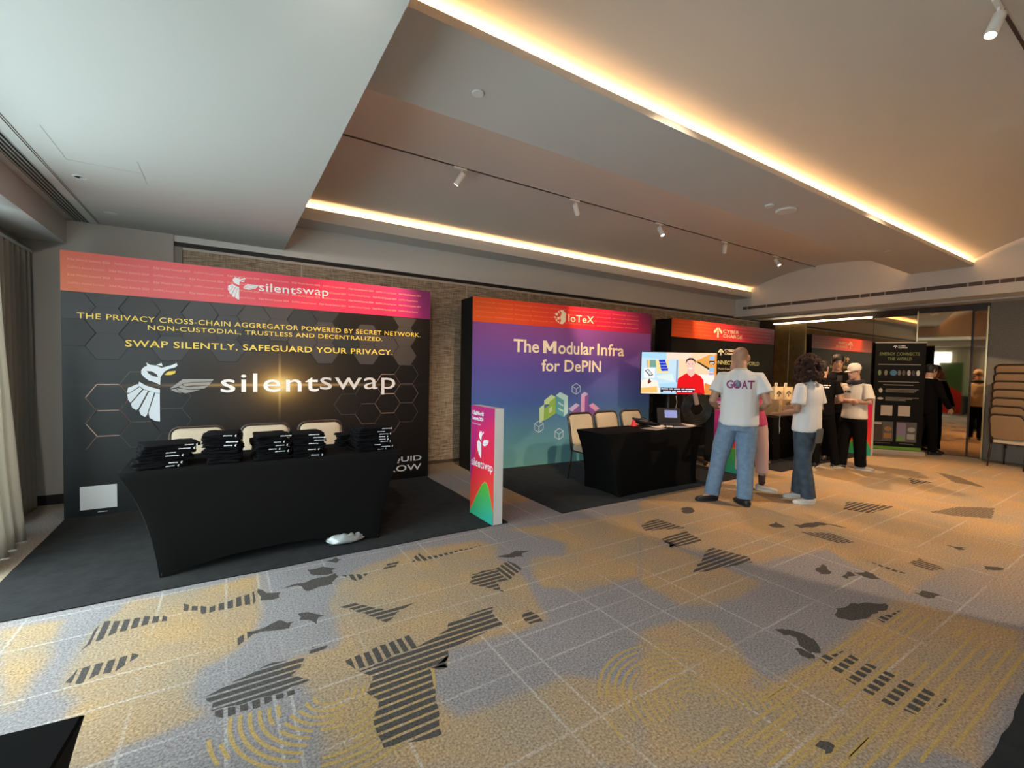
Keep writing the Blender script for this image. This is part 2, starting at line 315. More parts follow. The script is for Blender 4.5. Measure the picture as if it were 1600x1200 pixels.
def carpet_material():
    m, nt, b = new_mat('carpet', 0.95)
    b.inputs['Specular IOR Level'].default_value = 0.15
    tc = N(nt, 'ShaderNodeTexCoord')
    at = N(nt, 'ShaderNodeAttribute'); at.attribute_name = 'zone'
    n1 = N(nt, 'ShaderNodeTexNoise'); n1.inputs['Scale'].default_value = 95; n1.inputs['Detail'].default_value = 3
    n2 = N(nt, 'ShaderNodeTexNoise'); n2.inputs['Scale'].default_value = 2.2; n2.inputs['Detail'].default_value = 3
    for n in (n1, n2): nt.links.new(tc.outputs['Object'], n.inputs['Vector'])
    grey = mixc(nt, n2.outputs['Fac'], (0.25, 0.235, 0.24), (0.325, 0.295, 0.29))
    gold = ramp(nt, n2.outputs['Fac'], [(0.32, (0.36, 0.285, 0.20)), (0.5, (0.41, 0.295, 0.18)), (0.68, (0.47, 0.31, 0.155))])
    col = mixc(nt, at.outputs['Fac'], grey, gold)
    # pale tile lines along both room axes
    sp = N(nt, 'ShaderNodeSeparateXYZ'); nt.links.new(tc.outputs['Object'], sp.inputs[0])
    def line(coord, vals, w, other, ofs):
        acc = None
        for i, v in enumerate(vals):
            d = mathn(nt, 'ABSOLUTE', mathn(nt, 'SUBTRACT', coord, v))
            l = mathn(nt, 'LESS_THAN', d, w)
            acc = l if acc is None else mathn(nt, 'MAXIMUM', acc, l)
        # the lines come and go
        nn = N(nt, 'ShaderNodeTexNoise'); nn.noise_dimensions = '1D'; nn.inputs['Scale'].default_value = 0.9
        wv = mathn(nt, 'ADD', other, ofs); nt.links.new(wv, nn.inputs['W'])
        fade = mathn(nt, 'MULTIPLY', mathn(nt, 'SUBTRACT', nn.outputs['Fac'], 0.36, None), 5, clamp=True)
        return mathn(nt, 'MULTIPLY', acc, fade)
    lx = line(sp.outputs[0], [-0.98, -0.355, -0.006, 0.18, 0.243, 0.615, 1.2, 1.37, 1.972, 2.306, 2.66, 3.3, 4.1, 4.9, 6.0, 7.2], 0.0065, sp.outputs[1], 3.3)
    ly = line(sp.outputs[1], [0.86, 1.39, 1.82, 2.05, 2.19, 2.545, 2.78, 3.28, 3.6], 0.0065, sp.outputs[0], 9.1)
    ln = mathn(nt, 'MAXIMUM', lx, ly)
    col = mixc(nt, mathn(nt, 'MULTIPLY', ln, 0.38), col, (0.62, 0.58, 0.54))
    sp1 = N(nt, 'ShaderNodeMapRange'); sp1.inputs['From Min'].default_value = 0.3; sp1.inputs['From Max'].default_value = 0.7
    sp1.inputs['To Min'].default_value = 0.58; sp1.inputs['To Max'].default_value = 1.40
    nt.links.new(n1.outputs['Fac'], sp1.inputs['Value'])
    col = mixc(nt, 1.0, col, sp1.outputs[0], 'MULTIPLY')
    nt.links.new(col, b.inputs['Base Color'])
    bp = N(nt, 'ShaderNodeBump'); bp.inputs['Strength'].default_value = 0.35; bp.inputs['Distance'].default_value = 0.006
    nt.links.new(n1.outputs['Fac'], bp.inputs['Height']); nt.links.new(bp.outputs[0], b.inputs['Normal'])
    return m
def pile_material(name, col, var=0.3):
    m = mat(name, col, 0.95, spec=0.1, noise_amt=var, noise_scale=120, bump=0.3, bump_scale=150); return m
carpet = carpet_material()
def axis(a, b, fine0, fine1, df, dc):
    out = []; x = a
    while x < b - 1e-6:
        out.append(x); x += df if fine0 <= x < fine1 else dc
    out.append(b); return out
xs = axis(X_L - 0.3, X_R + 0.3, -1.2, 5.2, 0.035, 0.12); ys = axis(Y_N, Y_B + 0.1, 0.35, 4.0, 0.035, 0.12)
fv = [(x, y, 0) for y in ys for x in xs]; nx = len(xs)
ff = [(j * nx + i, j * nx + i + 1, (j + 1) * nx + i + 1, (j + 1) * nx + i) for j in range(len(ys) - 1) for i in range(nx - 1)]
me = bpy.data.meshes.new('floor'); me.from_pydata(fv, [], ff); me.materials.append(carpet)
za = me.attributes.new('zone', 'FLOAT', 'POINT'); za.data.foreach_set('value', [zone_at(x, y) for x, y, _ in fv])
floor = link_mesh('floor', me); floor['kind'] = 'structure'
floor_slab = MB().box(X_L - 0.3, X_R + 0.3, Y_N, Y_B + 0.1, -0.12, -0.001).build('slab', mat('concrete', (0.3, 0.3, 0.3), 0.9), floor)
# woven dark motifs, drawn as flat inlays
def clip(poly, nx_, ny_, d):          # keep nx*x+ny*y <= d
    out = []
    for i in range(len(poly)):
        a, b = poly[i], poly[(i + 1) % len(poly)]
        da = nx_ * a[0] + ny_ * a[1] - d; db = nx_ * b[0] + ny_ * b[1] - d
        if da <= 0: out.append(a)
        if da * db < 0:
            t = da / (da - db); out.append((a[0] + t * (b[0] - a[0]), a[1] + t * (b[1] - a[1])))
    return out
def roughen(poly, amp=0.028, step=0.03):
    out = []; n = len(poly)
    for i in range(n):
        a, b = poly[i], poly[(i + 1) % n]; L = math.hypot(b[0] - a[0], b[1] - a[1]); k = max(1, int(L / step))
        for q in range(k):
            t = q / k; x = a[0] + t * (b[0] - a[0]); y = a[1] + t * (b[1] - a[1])
            out.append((x + amp * noise.noise((x * 14, y * 14, 5)) * 1.6, y + amp * noise.noise((x * 14, y * 14, 11)) * 1.6))
    return out
mo = MB()
def put(poly, z=0.0008):
    if len(poly) >= 3:
        ar = sum(poly[i][0] * poly[(i + 1) % len(poly)][1] - poly[(i + 1) % len(poly)][0] * poly[i][1] for i in range(len(poly)))
        if abs(ar) > 1e-5:
            if ar < 0: poly = poly[::-1]
            mo.add([(x, y, z) for x, y in poly], [tuple(range(len(poly)))])
for kind, poly in MOTIFS:
    if kind == 0: put(roughen(poly)); continue
    poly = roughen(poly, 0.012)
    def bands(poly, axis_, pitch, duty):
        lo = min(p[axis_] for p in poly); hi = max(p[axis_] for p in poly); out = []; v = math.floor(lo / pitch) * pitch
        while v < hi:
            n_ = (1, 0) if axis_ == 0 else (0, 1)
            c = clip(poly, -n_[0], -n_[1], -v); c = clip(c, n_[0], n_[1], v + pitch * duty) if len(c) > 2 else c
            if len(c) > 2: out.append(c)
            v += pitch
        return out
    if kind == 1: res = bands(poly, 1, 0.046, 0.68)
    elif kind == 2: res = bands(poly, 0, 0.046, 0.62)
    else: res = [q for p in bands(poly, 1, 0.075, 0.55) for q in bands(p, 0, 0.062, 0.66)]
    for p in res: put(p)
motif = mo.build('carpet_motif', pile_material('carpet_dark_pile', (0.088, 0.078, 0.07), 0.5), floor, fix=False); motif['kind'] = 'stuff'
gl = MB()
def arc(cx, cy, r, a0, a1, w):
    n = 28; P = [(math.radians(a0 + (a1 - a0) * i / n)) for i in range(n + 1)]
    for i in range(n):
        if noise.noise((cx + r * 7, P[i] * 2.2, 2)) < -0.22: continue
        a, b = P[i], P[i + 1]
        gl.quad((cx + (r - w) * math.cos(a), cy + (r - w) * math.sin(a), 0.0006), (cx + (r + w) * math.cos(a), cy + (r + w) * math.sin(a), 0.0006),
                (cx + (r + w) * math.cos(b), cy + (r + w) * math.sin(b), 0.0006), (cx + (r - w) * math.cos(b), cy + (r - w) * math.sin(b), 0.0006))
for k in range(12): arc(0.40, 2.13, 0.07 + 0.036 * k, 170, 352, 0.0075)
for k in range(11): arc(1.80, 1.22, 0.08 + 0.036 * k, -40, 175, 0.0065)
for k in range(12):
    y0 = 0.52 + 0.05 * k
    for i in range(26):
        x0 = 1.75 + i * 0.075
        if noise.noise((x0 * 1.7, y0 * 9, 8)) > -0.12: gl.quad((x0, y0, 0.0005), (x0 + 0.077, y0, 0.0005), (x0 + 0.077, y0 + 0.014, 0.0005), (x0, y0 + 0.014, 0.0005))
for k in range(9):
    y0 = 0.62 + 0.055 * k
    for i in range(40):
        x0 = 0.75 + i * 0.035 + 0.1 * math.sin(k)
        if noise.noise((x0 * 3.1, y0 * 9, 28)) > 0.05: gl.quad((x0, y0, 0.0005), (x0 + 0.036, y0, 0.0005), (x0 + 0.036, y0 + 0.013, 0.0005), (x0, y0 + 0.013, 0.0005))
rings = gl.build('carpet_gold_line', pile_material('carpet_gold_pile', (0.48, 0.335, 0.13), 0.3), floor, fix=False); rings['kind'] = 'stuff'

# ------------------------------------------------------------------ ceiling
ceil = bpy.data.objects.new('ceiling', None); COL.objects.link(ceil); ceil['kind'] = 'structure'
# low flat ceiling on the window side
MB().box(X_L - 0.3, X_STEP, Y_N, Y_B + 0.1, Z_LOW, 4.1).build('low_ceiling', paint, ceil)
def vault(name, y0, y1, zf, n=24):
    mb = MB(); P = [y0 + (y1 - y0) * i / n for i in range(n + 1)]
    R = [[(x, y, zf(y)) for y in P] for x in (X_STEP - 0.05, X_HEAD + 0.1)]
    mb.rings(R, cap=False, closed=False)
    R2 = [[(x, y, zf(y) + 0.12) for y in P] for x in (X_STEP - 0.05, X_HEAD + 0.1)]
    mb.rings(R2, cap=False, closed=False)
    return mb.build(name, paint, ceil, smooth=True, fix=False)
vault('vault', 2.72, Y_B + 0.05, lambda y: max(3.49, 3.79 - (y - 4.55) ** 2 / 8.4))
vault('vault', -0.90, 2.74, lambda y: max(3.47, 3.85 - (y - 0.9) ** 2 / 5.2))
vault('vault', Y_N - 0.1, -0.88, lambda y: max(3.47, 3.79 - (y + 2.7) ** 2 / 8.4))
# beams between the vaults, hollow troughs with upstands that hide the strips
for ya, yb in ((2.32, 3.14), (-1.30, -0.48)):
    mb = MB()
    mb.prism_xy([(0, 0), (1, 0), (1, 1), (0, 1)], 0, 1) if False else None
    prof = [(ya, 3.405), (ya, 3.352), (yb, 3.352), (yb, 3.405), (yb - 0.03, 3.405), (yb - 0.03, 3.37), (yb - 0.22, 3.37), (yb - 0.22, 3.62), (ya + 0.22, 3.62), (ya + 0.22, 3.37), (ya + 0.03, 3.37), (ya + 0.03, 3.405)]
    mb.rings([[(X_STEP - 0.05, y, z) for y, z in prof], [(X_HEAD + 0.05, y, z) for y, z in prof]])
    mb.build('beam', paint, ceil)
# cove along the back wall
prof = [(6.10, 3.43), (6.10, 3.285), (Y_B + 0.05, 3.285), (Y_B + 0.05, 3.31), (6.13, 3.31), (6.13, 3.43)]
mb = MB(); mb.rings([[(X_STEP - 0.05, y, z) for y, z in prof], [(X_HEAD + 0.05, y, z) for y, z in prof]]); mb.build('cove_lip', paint, ceil)
# end header above the mirrors
mb = MB(); mb.box(X_HEAD, X_HEAD + 0.12, Y_N, Y_B, 2.86, 4.1); mb.box(X_HEAD + 0.12, X_R + 0.3, Y_N, Y_B + 0.1, 2.86, 2.98); mb.build('end_header', paint, ceil)
MB().box(X_HEAD + 0.55, X_HEAD + 0.60, Y_N, Y_B, 2.835, 2.862).build('track_rail', mat('grey_metal', (0.45, 0.44, 0.42), 0.4, 0.6), ceil)
MB().box(X_STEP - 0.3, X_R + 0.3, Y_N, Y_B + 0.1, 4.1, 4.2).build('roof_slab', paint, ceil)
# window side: dropped fascia and soffit
mb = MB(); mb.box(-1.47, -1.40, Y_N, Y_B, 2.71, Z_LOW + 0.01); mb.box(X_L - 0.3, -1.47, Y_N, Y_B, 2.71, 2.78); mb.build('fascia', paint, ceil)

# ------------------------------------------------------------------ walls
back = bpy.data.objects.new('wall_back', None); COL.objects.link(back); back['kind'] = 'structure'
MB().box(X_L - 0.3, X_R + 0.4, Y_B + 0.03, Y_B + 0.25, 0, 4.2).build('core', wallpaint, back)
MB().box(X_L, -0.508, Y_B - 0.06, Y_B + 0.03, 0, Z_LOW).build('pilaster', wallpaint, back, bevel=0.004)
MB().box(-0.508, X_R, Y_B - 0.03, Y_B + 0.03, 2.885, 3.30).build('bulkhead', paint, back)
MB().box(-0.508, X_R, Y_B + 0.0, Y_B + 0.03, 2.835, 2.885).build('shadow_gap', dark, back)
MB().box(-0.45, X_R, Y_B - 0.008, Y_B + 0.03, 2.805, 2.835).build('top_rail', mat('pale_rail', (0.55, 0.50, 0.44), 0.5), back)
MB().box(-0.508, -0.43, Y_B - 0.02, Y_B + 0.03, 0, 2.835).build('edge_post', mat('grey_post', (0.22, 0.20, 0.18), 0.5), back)
_x = -0.43; _first = None
edges = [-0.43] + [0.832 + 1.203 * k for k in range(10)]
edges = [e for e in edges if e < X_R] + [X_R]
for a, b_ in zip(edges, edges[1:]):
    MB().box(a + 0.006, b_ - 0.006, Y_B - 0.004, Y_B + 0.03, 0.05, 2.805).build('panel', weave, back)
for e in edges[1:-1]:
    MB().box(e - 0.0065, e + 0.0065, Y_B - 0.007, Y_B + 0.03, 0.05, 2.805).build('joint_strip', MATS['pale_rail'], back)
base = struct('baseboard_back', MB().box(X_L, -0.508, Y_B - 0.075, Y_B - 0.058, 0, 0.10), dark)
base2 = struct('baseboard_back', MB().box(-0.43, X_R, Y_B - 0.02, Y_B - 0.004, 0, 0.05), mat('brown_base', (0.10, 0.065, 0.04), 0.5))
# left wall with a window, plus an unseen second one added for its daylight
lw = MB()
WIN = [(1.7, 5.2), (-2.0, 1.1)]
lw.box(X_L - 0.3, X_L, Y_N, Y_B + 0.1, 2.55, 4.2); lw.box(X_L - 0.3, X_L, Y_N, Y_B + 0.1, -0.1, 0.15)
for a, b_ in ((5.2, Y_B + 0.1), (1.1, 1.7), (Y_N - 0.1, -2.0)): lw.box(X_L - 0.3, X_L, a, b_, 0.15, 2.55)
struct('wall_left', lw, wallpaint)
glass = mat('window_glass', (1, 1, 1), 0.0, alpha=0.06, spec=0.5)
for i, (a, b_) in enumerate(WIN):
    w = bpy.data.objects.new('window_%d' % (i + 1), None); COL.objects.link(w); w['kind'] = 'structure'; w.location = (X_L - 0.2, (a + b_) / 2, 0.15)
    h = (b_ - a) / 2
    fm = MB()
    for y0, y1, z0, z1 in ((-h, -h + 0.05, 0, 2.4), (h - 0.05, h, 0, 2.4), (-h + 0.05, h - 0.05, 0, 0.05), (-h + 0.05, h - 0.05, 2.35, 2.4), (-0.03, 0.03, 0.05, 2.35)):
        fm.box(-0.03, 0.03, y0, y1, z0, z1)
    fm.build('window_frame', mat('window_frame_grey', (0.15, 0.15, 0.15), 0.4), w)
    for s in (-1, 1):
        y0, y1 = sorted((0.03 * s, (h - 0.05) * s)); MB().box(-0.004, 0.004, y0, y1, 0.05, 2.35).build('pane', glass, w)
# near wall behind the camera
struct('wall_near', MB().box(X_L - 0.3, X_R + 0.4, Y_N - 0.2, Y_N, 0, 4.2), wallpaint)
# right wall: plain grey field plus mirror-clad bays
rw = bpy.data.objects.new('wall_right', None); COL.objects.link(rw); rw['kind'] = 'structure'
MB().box(X_R + 0.05, X_R + 0.3, Y_N, Y_B + 0.1, 0, 4.2).build('core', wallpaint, rw)
greywall = mat('grey_wallcovering', (0.24, 0.22, 0.185), 0.8, noise_amt=0.15, noise_scale=60)
MB().box(X_R - 0.02, X_R + 0.05, Y_N, 2.33, 0, 2.86).build('grey_field', greywall, rw)
for a, b_ in ((6.13, 5.78), (5.775, 5.41)): MB().box(X_R - 0.03, X_R + 0.05, b_, a, 0.0, 2.72).build('gilt_panel', mat('gilt_panel', (0.42, 0.29, 0.12), 0.32, 0.85, noise_amt=0.15, noise_scale=8), rw, bevel=0.004)
MB().box(X_R - 0.01, X_R + 0.05, 6.13, Y_B, 0, 2.86).build('corner_panel', darkwood, rw)
MB().box(X_R - 0.02, X_R + 0.05, 2.33, 6.13, 2.76, 2.86).build('head_board', darkwood, rw)
MB().box(X_R + 0.02, X_R + 0.05, 2.33, 5.41, 0, 2.76).build('backing', darkwood, rw)
for a, b_ in ((4.08, 5.405), (3.36, 4.075)): MB().box(X_R - 0.004, X_R + 0.02, a, b_, 0.02, 2.72).build('mirror_panel', mirror_m, rw)
for yy in (3.335, 2.345): MB().box(X_R - 0.05, X_R + 0.05, yy - 0.012, yy + 0.012, 0, 2.8).build('brass_edge', brass, rw)
# hinged mirror leaf standing a little open
door = bpy.data.objects.new('door_1', None); COL.objects.link(door); door['kind'] = 'structure'; door.location = (X_R - 0.02, 2.56, 0.0); door.rotation_euler = (0, 0, math.radians(9.0))
MB().box(-0.005, 0.02, 0, 0.75, 0.012, 2.74).build('mirror_panel', mirror_m, door)
MB().box(-0.008, 0.024, 0.75, 0.765, 0.012, 2.74).build('brass_edge', brass, door)
MB().box(X_R - 0.006, X_R + 0.02, 2.36, 2.53, 0.02, 2.72).build('mirror_panel', mirror_m, rw)
# light strip over the mirrors
ls = thing('light_strip', 'glowing warm strip light above the bronze mirror wall', 'light', (X_R - 0.06, 4.08, 2.735))
MB().box(-0.015, 0.05, 0.0, 2.05, -0.012, 0.022).build('housing', brass, ls)
MB().box(-0.035, -0.015, 0.0, 2.05, -0.010, 0.02).build('diffuser', mat('strip_glow', (1, 0.85, 0.6), 0.5, emit=9, ecol=(1, 0.78, 0.5)), ls)

# ------------------------------------------------------------------ print materials
def header_material(name, L, stops):
    m, nt, b = new_mat(name, 0.42)
    tc = N(nt, 'ShaderNodeTexCoord'); sp = N(nt, 'ShaderNodeSeparateXYZ'); nt.links.new(tc.outputs['Object'], sp.inputs[0])
    f = mathn(nt, 'DIVIDE', sp.outputs[0], L)
    f = mathn(nt, 'ADD', f, mathn(nt, 'MULTIPLY', mathn(nt, 'SUBTRACT', sp.outputs[2], 2.33), 0.15))
    nt.links.new(ramp(nt, f, stops), b.inputs['Base Color']); return m
hdr1 = header_material('header_print_coral', 3.64, [(0.0, (0.72, 0.16, 0.07)), (0.16, (0.70, 0.075, 0.085)), (0.5, (0.80, 0.035, 0.085)), (0.82, (0.72, 0.02, 0.11)), (0.92, (0.36, 0.02, 0.16)), (1.0, (0.24, 0.02, 0.15))])
hdr2 = header_material('header_print_orange', 3.5, [(0.0, (0.85, 0.11, 0.015)), (0.3, (0.78, 0.06, 0.02)), (0.55, (0.74, 0.02, 0.05)), (0.78, (0.55, 0.012, 0.10)), (1.0, (0.20, 0.015, 0.12))])
rim_white = mat('print_white', (0.86, 0.86, 0.88), 0.5)
cream = mat('print_cream', (0.88, 0.80, 0.62), 0.5)
yellow = mat('print_yellow', (0.90, 0.66, 0.10), 0.5)
pale_red = mat('print_pale_red', (0.95, 0.36, 0.30), 0.5)
pale_or = mat('print_pale_orange', (0.95, 0.22, 0.09), 0.5)
black_cloth = mat('black_cloth', (0.0045, 0.0042, 0.0042), 0.9, spec=0.12)
black_side = mat('black_panel', (0.006, 0.006, 0.006), 0.6, spec=0.3)

def backdrop(name, label, loc, rz, Wd, Hh, D, body_mat, hdr_mat, zb):
    t = thing(name, label, 'backdrop', loc, rz)
    MB().box(0, Wd, 0.012, D, 0.0, Hh).build('box_frame', black_side, t)
    MB().box(0, Wd, 0.0, 0.012, 0.0, zb).build('printed_panel', body_mat, t)
    MB().box(0, Wd, -0.002, 0.012, zb, Hh).build('header_band', hdr_mat, t)
    return t
def rows_print(t, Wd, z_rows, h, m, gap0=0.05):
    mb = MB()
    A = 'R3al World Summit 2024'; B = "DePIN's Annual Summit"
    for i, z in enumerate(z_rows):
        x = gap0; k = i
        while x < Wd - 0.25:
            w = 0.30 if k % 2 == 0 else 0.26
            if x + w > Wd - 0.03: break
            add_text(mb, A if k % 2 == 0 else B, x, x + w, z - h / 2, z + h / 2, -0.004, 0.012 if k % 2 == 0 else 0.0)
            x += w + 0.035; k += 1
    o = mb.build('small_print', m, t, fix=False); o['label'] = 'faint repeated summit lettering'; return o

# owl emblem, drawn in a box: head, eye, feathers, wing; (u, v) in metres from its own origin
OWL_HEAD = [(-0.682, 1.493), (-0.655, 1.470), (-0.600, 1.462), (-0.585, 1.452), (-0.560, 1.440), (-0.520, 1.455), (-0.478, 1.470), (-0.436, 1.492), (-0.430, 1.465), (-0.452, 1.446), (-0.500, 1.430), (-0.535, 1.405), (-0.557, 1.370), (-0.570, 1.345), (-0.574, 1.267), (-0.612, 1.290), (-0.664, 1.312), (-0.700, 1.345), (-0.722, 1.378), (-0.722, 1.415), (-0.702, 1.445), (-0.676, 1.461)]
OWL_TUFT = [(-0.605, 1.470), (-0.560, 1.490), (-0.552, 1.455), (-0.572, 1.462)]
OWL_EYE_L = [(-0.680, 1.408), (-0.640, 1.404), (-0.600, 1.375), (-0.590, 1.345), (-0.630, 1.355), (-0.665, 1.380)]
OWL_EYE_R = [(-0.538, 1.372), (-0.505, 1.404), (-0.444, 1.412), (-0.452, 1.385), (-0.480, 1.370), (-0.516, 1.366)]
OWL_BODY = [
    [(-0.740, 1.300), (-0.690, 1.262), (-0.640, 1.240), (-0.576, 1.220), (-0.576, 1.180), (-0.640, 1.196), (-0.700, 1.222), (-0.748, 1.262)],
    [(-0.752, 1.276), (-0.826, 1.237), (-0.833, 1.195), (-0.820, 1.185), (-0.742, 1.250)],
    [(-0.735, 1.245), (-0.832, 1.170), (-0.826, 1.120), (-0.808, 1.090), (-0.715, 1.225)],
    [(-0.705, 1.220), (-0.805, 1.080), (-0.795, 1.040), (-0.765, 1.015), (-0.748, 1.030), (-0.672, 1.205)],
    [(-0.662, 1.200), (-0.742, 1.010), (-0.728, 0.965), (-0.695, 0.945), (-0.682, 0.960), (-0.622, 1.190)],
    [(-0.612, 1.186), (-0.668, 0.985), (-0.660, 0.935), (-0.620, 0.902), (-0.577, 0.892), (-0.577, 1.176)]]
OWL_WING = [
    [(-0.425, 1.290), (-0.385, 1.326), (-0.118, 1.326), (-0.135, 1.300), (-0.300, 1.296), (-0.380, 1.284), (-0.440, 1.240), (-0.497, 1.226)],
    [(-0.385, 1.278), (-0.300, 1.290), (-0.138, 1.294), (-0.160, 1.262), (-0.300, 1.262), (-0.372, 1.250)],
    [(-0.400, 1.266), (-0.360, 1.242), (-0.165, 1.256), (-0.200, 1.228), (-0.330, 1.218), (-0.395, 1.232), (-0.425, 1.245)],
    [(-0.440, 1.232), (-0.390, 1.226), (-0.330, 1.212), (-0.235, 1.216), (-0.300, 1.195), (-0.364, 1.178), (-0.420, 1.200)],
    [(-0.490, 1.218), (-0.445, 1.226), (-0.425, 1.200), (-0.395, 1.180), (-0.440, 1.190)]]
def owl(t, fx, fz, y, m, wing_m=None, eye_m=None, hole_m=None, name='owl_emblem'):
    """fx, fz map emblem coordinates to panel coordinates"""
    P = lambda pts: [(fx(a), fz(b)) for a, b in pts]
    mb = MB(); mb.prism_xz(P(OWL_HEAD), y - 0.002, y); mb.prism_xz(P(OWL_TUFT), y - 0.002, y)
    for f in OWL_BODY: mb.prism_xz(P(f), y - 0.002, y)
    if wing_m is None:
        for f in OWL_WING: mb.prism_xz(P(f), y - 0.002, y)
    o = mb.build(name, m, t)
    if wing_m:
        mb = MB()
        for f in OWL_WING: mb.prism_xz(P(f), y - 0.002, y)
        mb.build('wing', wing_m, o)
    mb = MB(); mb.prism_xz(P(OWL_EYE_R), y - 0.0025, y)
    mb.build('eye', eye_m or m, o)
    if hole_m: MB().prism_xz(P(OWL_EYE_L), y - 0.003, y - 0.0021).build('eye', hole_m, o)
    return o

# ------------------------------------------------------------------ left backdrop
SX, SY, SW, SH, SZB = -1.30, 5.80, 3.635, 2.52, 2.148
def sil_material():
    m, nt, b = new_mat('backdrop_print_charcoal', 0.38)
    tc = N(nt, 'ShaderNodeTexCoord'); sp = N(nt, 'ShaderNodeSeparateXYZ'); nt.links.new(tc.outputs['Object'], sp.inputs[0])
    base = ramp(nt, mathn(nt, 'DIVIDE', sp.outputs[0], SW), [(0, (0.013, 0.0175, 0.022)), (0.35, (0.010, 0.0115, 0.013)), (0.6, (0.007, 0.005, 0.004)), (1, (0.005, 0.004, 0.004))])
    # printed lens-flare in the artwork
    def glow(cx, cz, sx, sz):
        dx = mathn(nt, 'DIVIDE', mathn(nt, 'SUBTRACT', sp.outputs[0], cx), sx); dz = mathn(nt, 'DIVIDE', mathn(nt, 'SUBTRACT', sp.outputs[2], cz), sz)
        r2 = mathn(nt, 'ADD', mathn(nt, 'MULTIPLY', dx, dx), mathn(nt, 'MULTIPLY', dz, dz))
        return mathn(nt, 'POWER', 2.718, mathn(nt, 'MULTIPLY', r2, -1.0))
    cx, cz = 0.514 - SX, 1.262
    c = mixc(nt, mathn(nt, 'MULTIPLY', glow(cx, cz, 0.55, 0.42), 0.22), base, (0.30, 0.17, 0.06))
    c = mixc(nt, mathn(nt, 'MULTIPLY', glow(cx, cz, 0.20, 0.15), 0.75), c, (0.75, 0.42, 0.09))
    c = mixc(nt, glow(cx, cz, 0.10, 0.075), c, (1.0, 0.80, 0.35))
    c = mixc(nt, mathn(nt, 'MULTIPLY', glow(cx, cz, 0.85, 0.016), 0.6), c, (0.85, 0.50, 0.18))
    c = mixc(nt, mathn(nt, 'MULTIPLY', glow(cx, cz, 0.012, 0.22), 0.6), c, (0.9, 0.6, 0.2))
    nt.links.new(c, b.inputs['Base Color']); return m
sil = backdrop('exhibition_backdrop', 'charcoal honeycomb backdrop with coral header and owl emblem, behind the table of black shirts', (SX, SY, 0), 0, SW, SH, 0.42, sil_material(), hdr1, SZB)
U = lambda x: x - SX
# honeycomb artwork
def hexpts(cx, cz, r, k=1.0): return [(cx + r * k * math.cos(math.radians(a)), cz + r * k * 0.892 * math.sin(math.radians(a))) for a in range(0, 360, 60)]
HR = 0.1645
hx = lambda i: 1.5 * HR * i
def hcentre(i, j, ox, oz): return (ox + 1.5 * HR * i, oz + 0.2485 * (j + 0.5 * (i % 2)))
fill = {'a': mat('hex_slate', (0.032, 0.035, 0.039), 0.5), 'b': mat('hex_warm_grey', (0.050, 0.043, 0.041), 0.5), 'c': mat('hex_deep', (0.017, 0.020, 0.023), 0.5), 'd': mat('hex_light', (0.13, 0.105, 0.10), 0.5)}
shade = mat('hex_outline_dark', (0.003, 0.003, 0.0035), 0.5)
copper = [mat('hex_line_copper', (0.55, 0.36, 0.29), 0.4), mat('hex_line_copper_dim', (0.14, 0.095, 0.08), 0.5), mat('hex_line_grey', (0.05, 0.05, 0.055), 0.5)]
rnd = random.Random(3)
OX, OZ = U(-0.975), 1.146
for i in range(-2, 14):
    for j in range(-5, 6):
        cx, cz = hcentre(i, j, OX, OZ)
        if not (HR * 0.2 < cx < SW - HR * 0.3): continue
        P = hexpts(cx, cz, HR, 0.97)
        Q = [(max(0.005, min(SW - 0.005, x)), min(SZB - 0.004, z)) for x, z in P]
        if cz > 1.52 and cz < SZB + 0.05 and max(z for _, z in Q) - min(z for _, z in Q) > 0.02:
            v = rnd.random()
            key = 'a' if cx < 1.5 else 'b'
            if v < 0.35: key = 'c'
            if abs(cx - U(1.29)) < 0.1 and abs(cz - 1.49) < 0.15: key = 'd'
            if v > 0.86: continue
            if cx < 1.4 and cz < 1.6 and v < .6: continue
            big = [(max(0.004, min(SW - 0.004, x)), min(SZB - 0.003, z)) for x, z in hexpts(cx, cz - 0.004, HR, 1.015)]
            o = MB().prism_xz(big, -0.0008, 0.0); o.build('hexagon_shadow', shade, sil)
            MB().prism_xz(Q, -0.0016, -0.0008).build('hexagon', fill[key], sil)
def hexline(cx, cz, m, w=0.0035, sides=range(6)):
    mb = MB(); P = hexpts(cx, cz, HR)
    for k in sides:
        a, b_ = Vector(P[k]), Vector(P[(k + 1) % 6]); d = (b_ - a).normalized(); n = Vector((-d.y, d.x)) * w
        pts = [a + n, b_ + n, b_ - n, a - n]
        if any(p.x < 0.004 or p.x > SW - 0.004 or p.y < 0.01 for p in pts): continue
        mb.prism_xz([tuple(p) for p in pts], -0.0022, -0.0006)
    if mb.v: mb.build('hexagon_outline', m, sil)
hexline(OX, OZ, copper[0]); hexline(OX, OZ - 0.2485, copper[0], sides=(0, 2, 3, 4, 5))
hexline(OX + 1.5 * HR, OZ - 0.124, copper[1]); hexline(OX - 1.5 * HR, OZ - 0.124, copper[1]); hexline(OX + 1.5 * HR, OZ + 0.124, copper[1], 0.0028); hexline(OX + 1.5 * HR, OZ - 0.373, copper[2]); hexline(OX, OZ - 0.497, copper[1], sides=(1, 2)); hexline(OX + 3 * HR, OZ - 0.0, copper[2], 0.003); hexline(OX + 3 * HR, OZ - 0.2485, copper[2], 0.003)
ORX, ORZ = U(1.766), 1.269
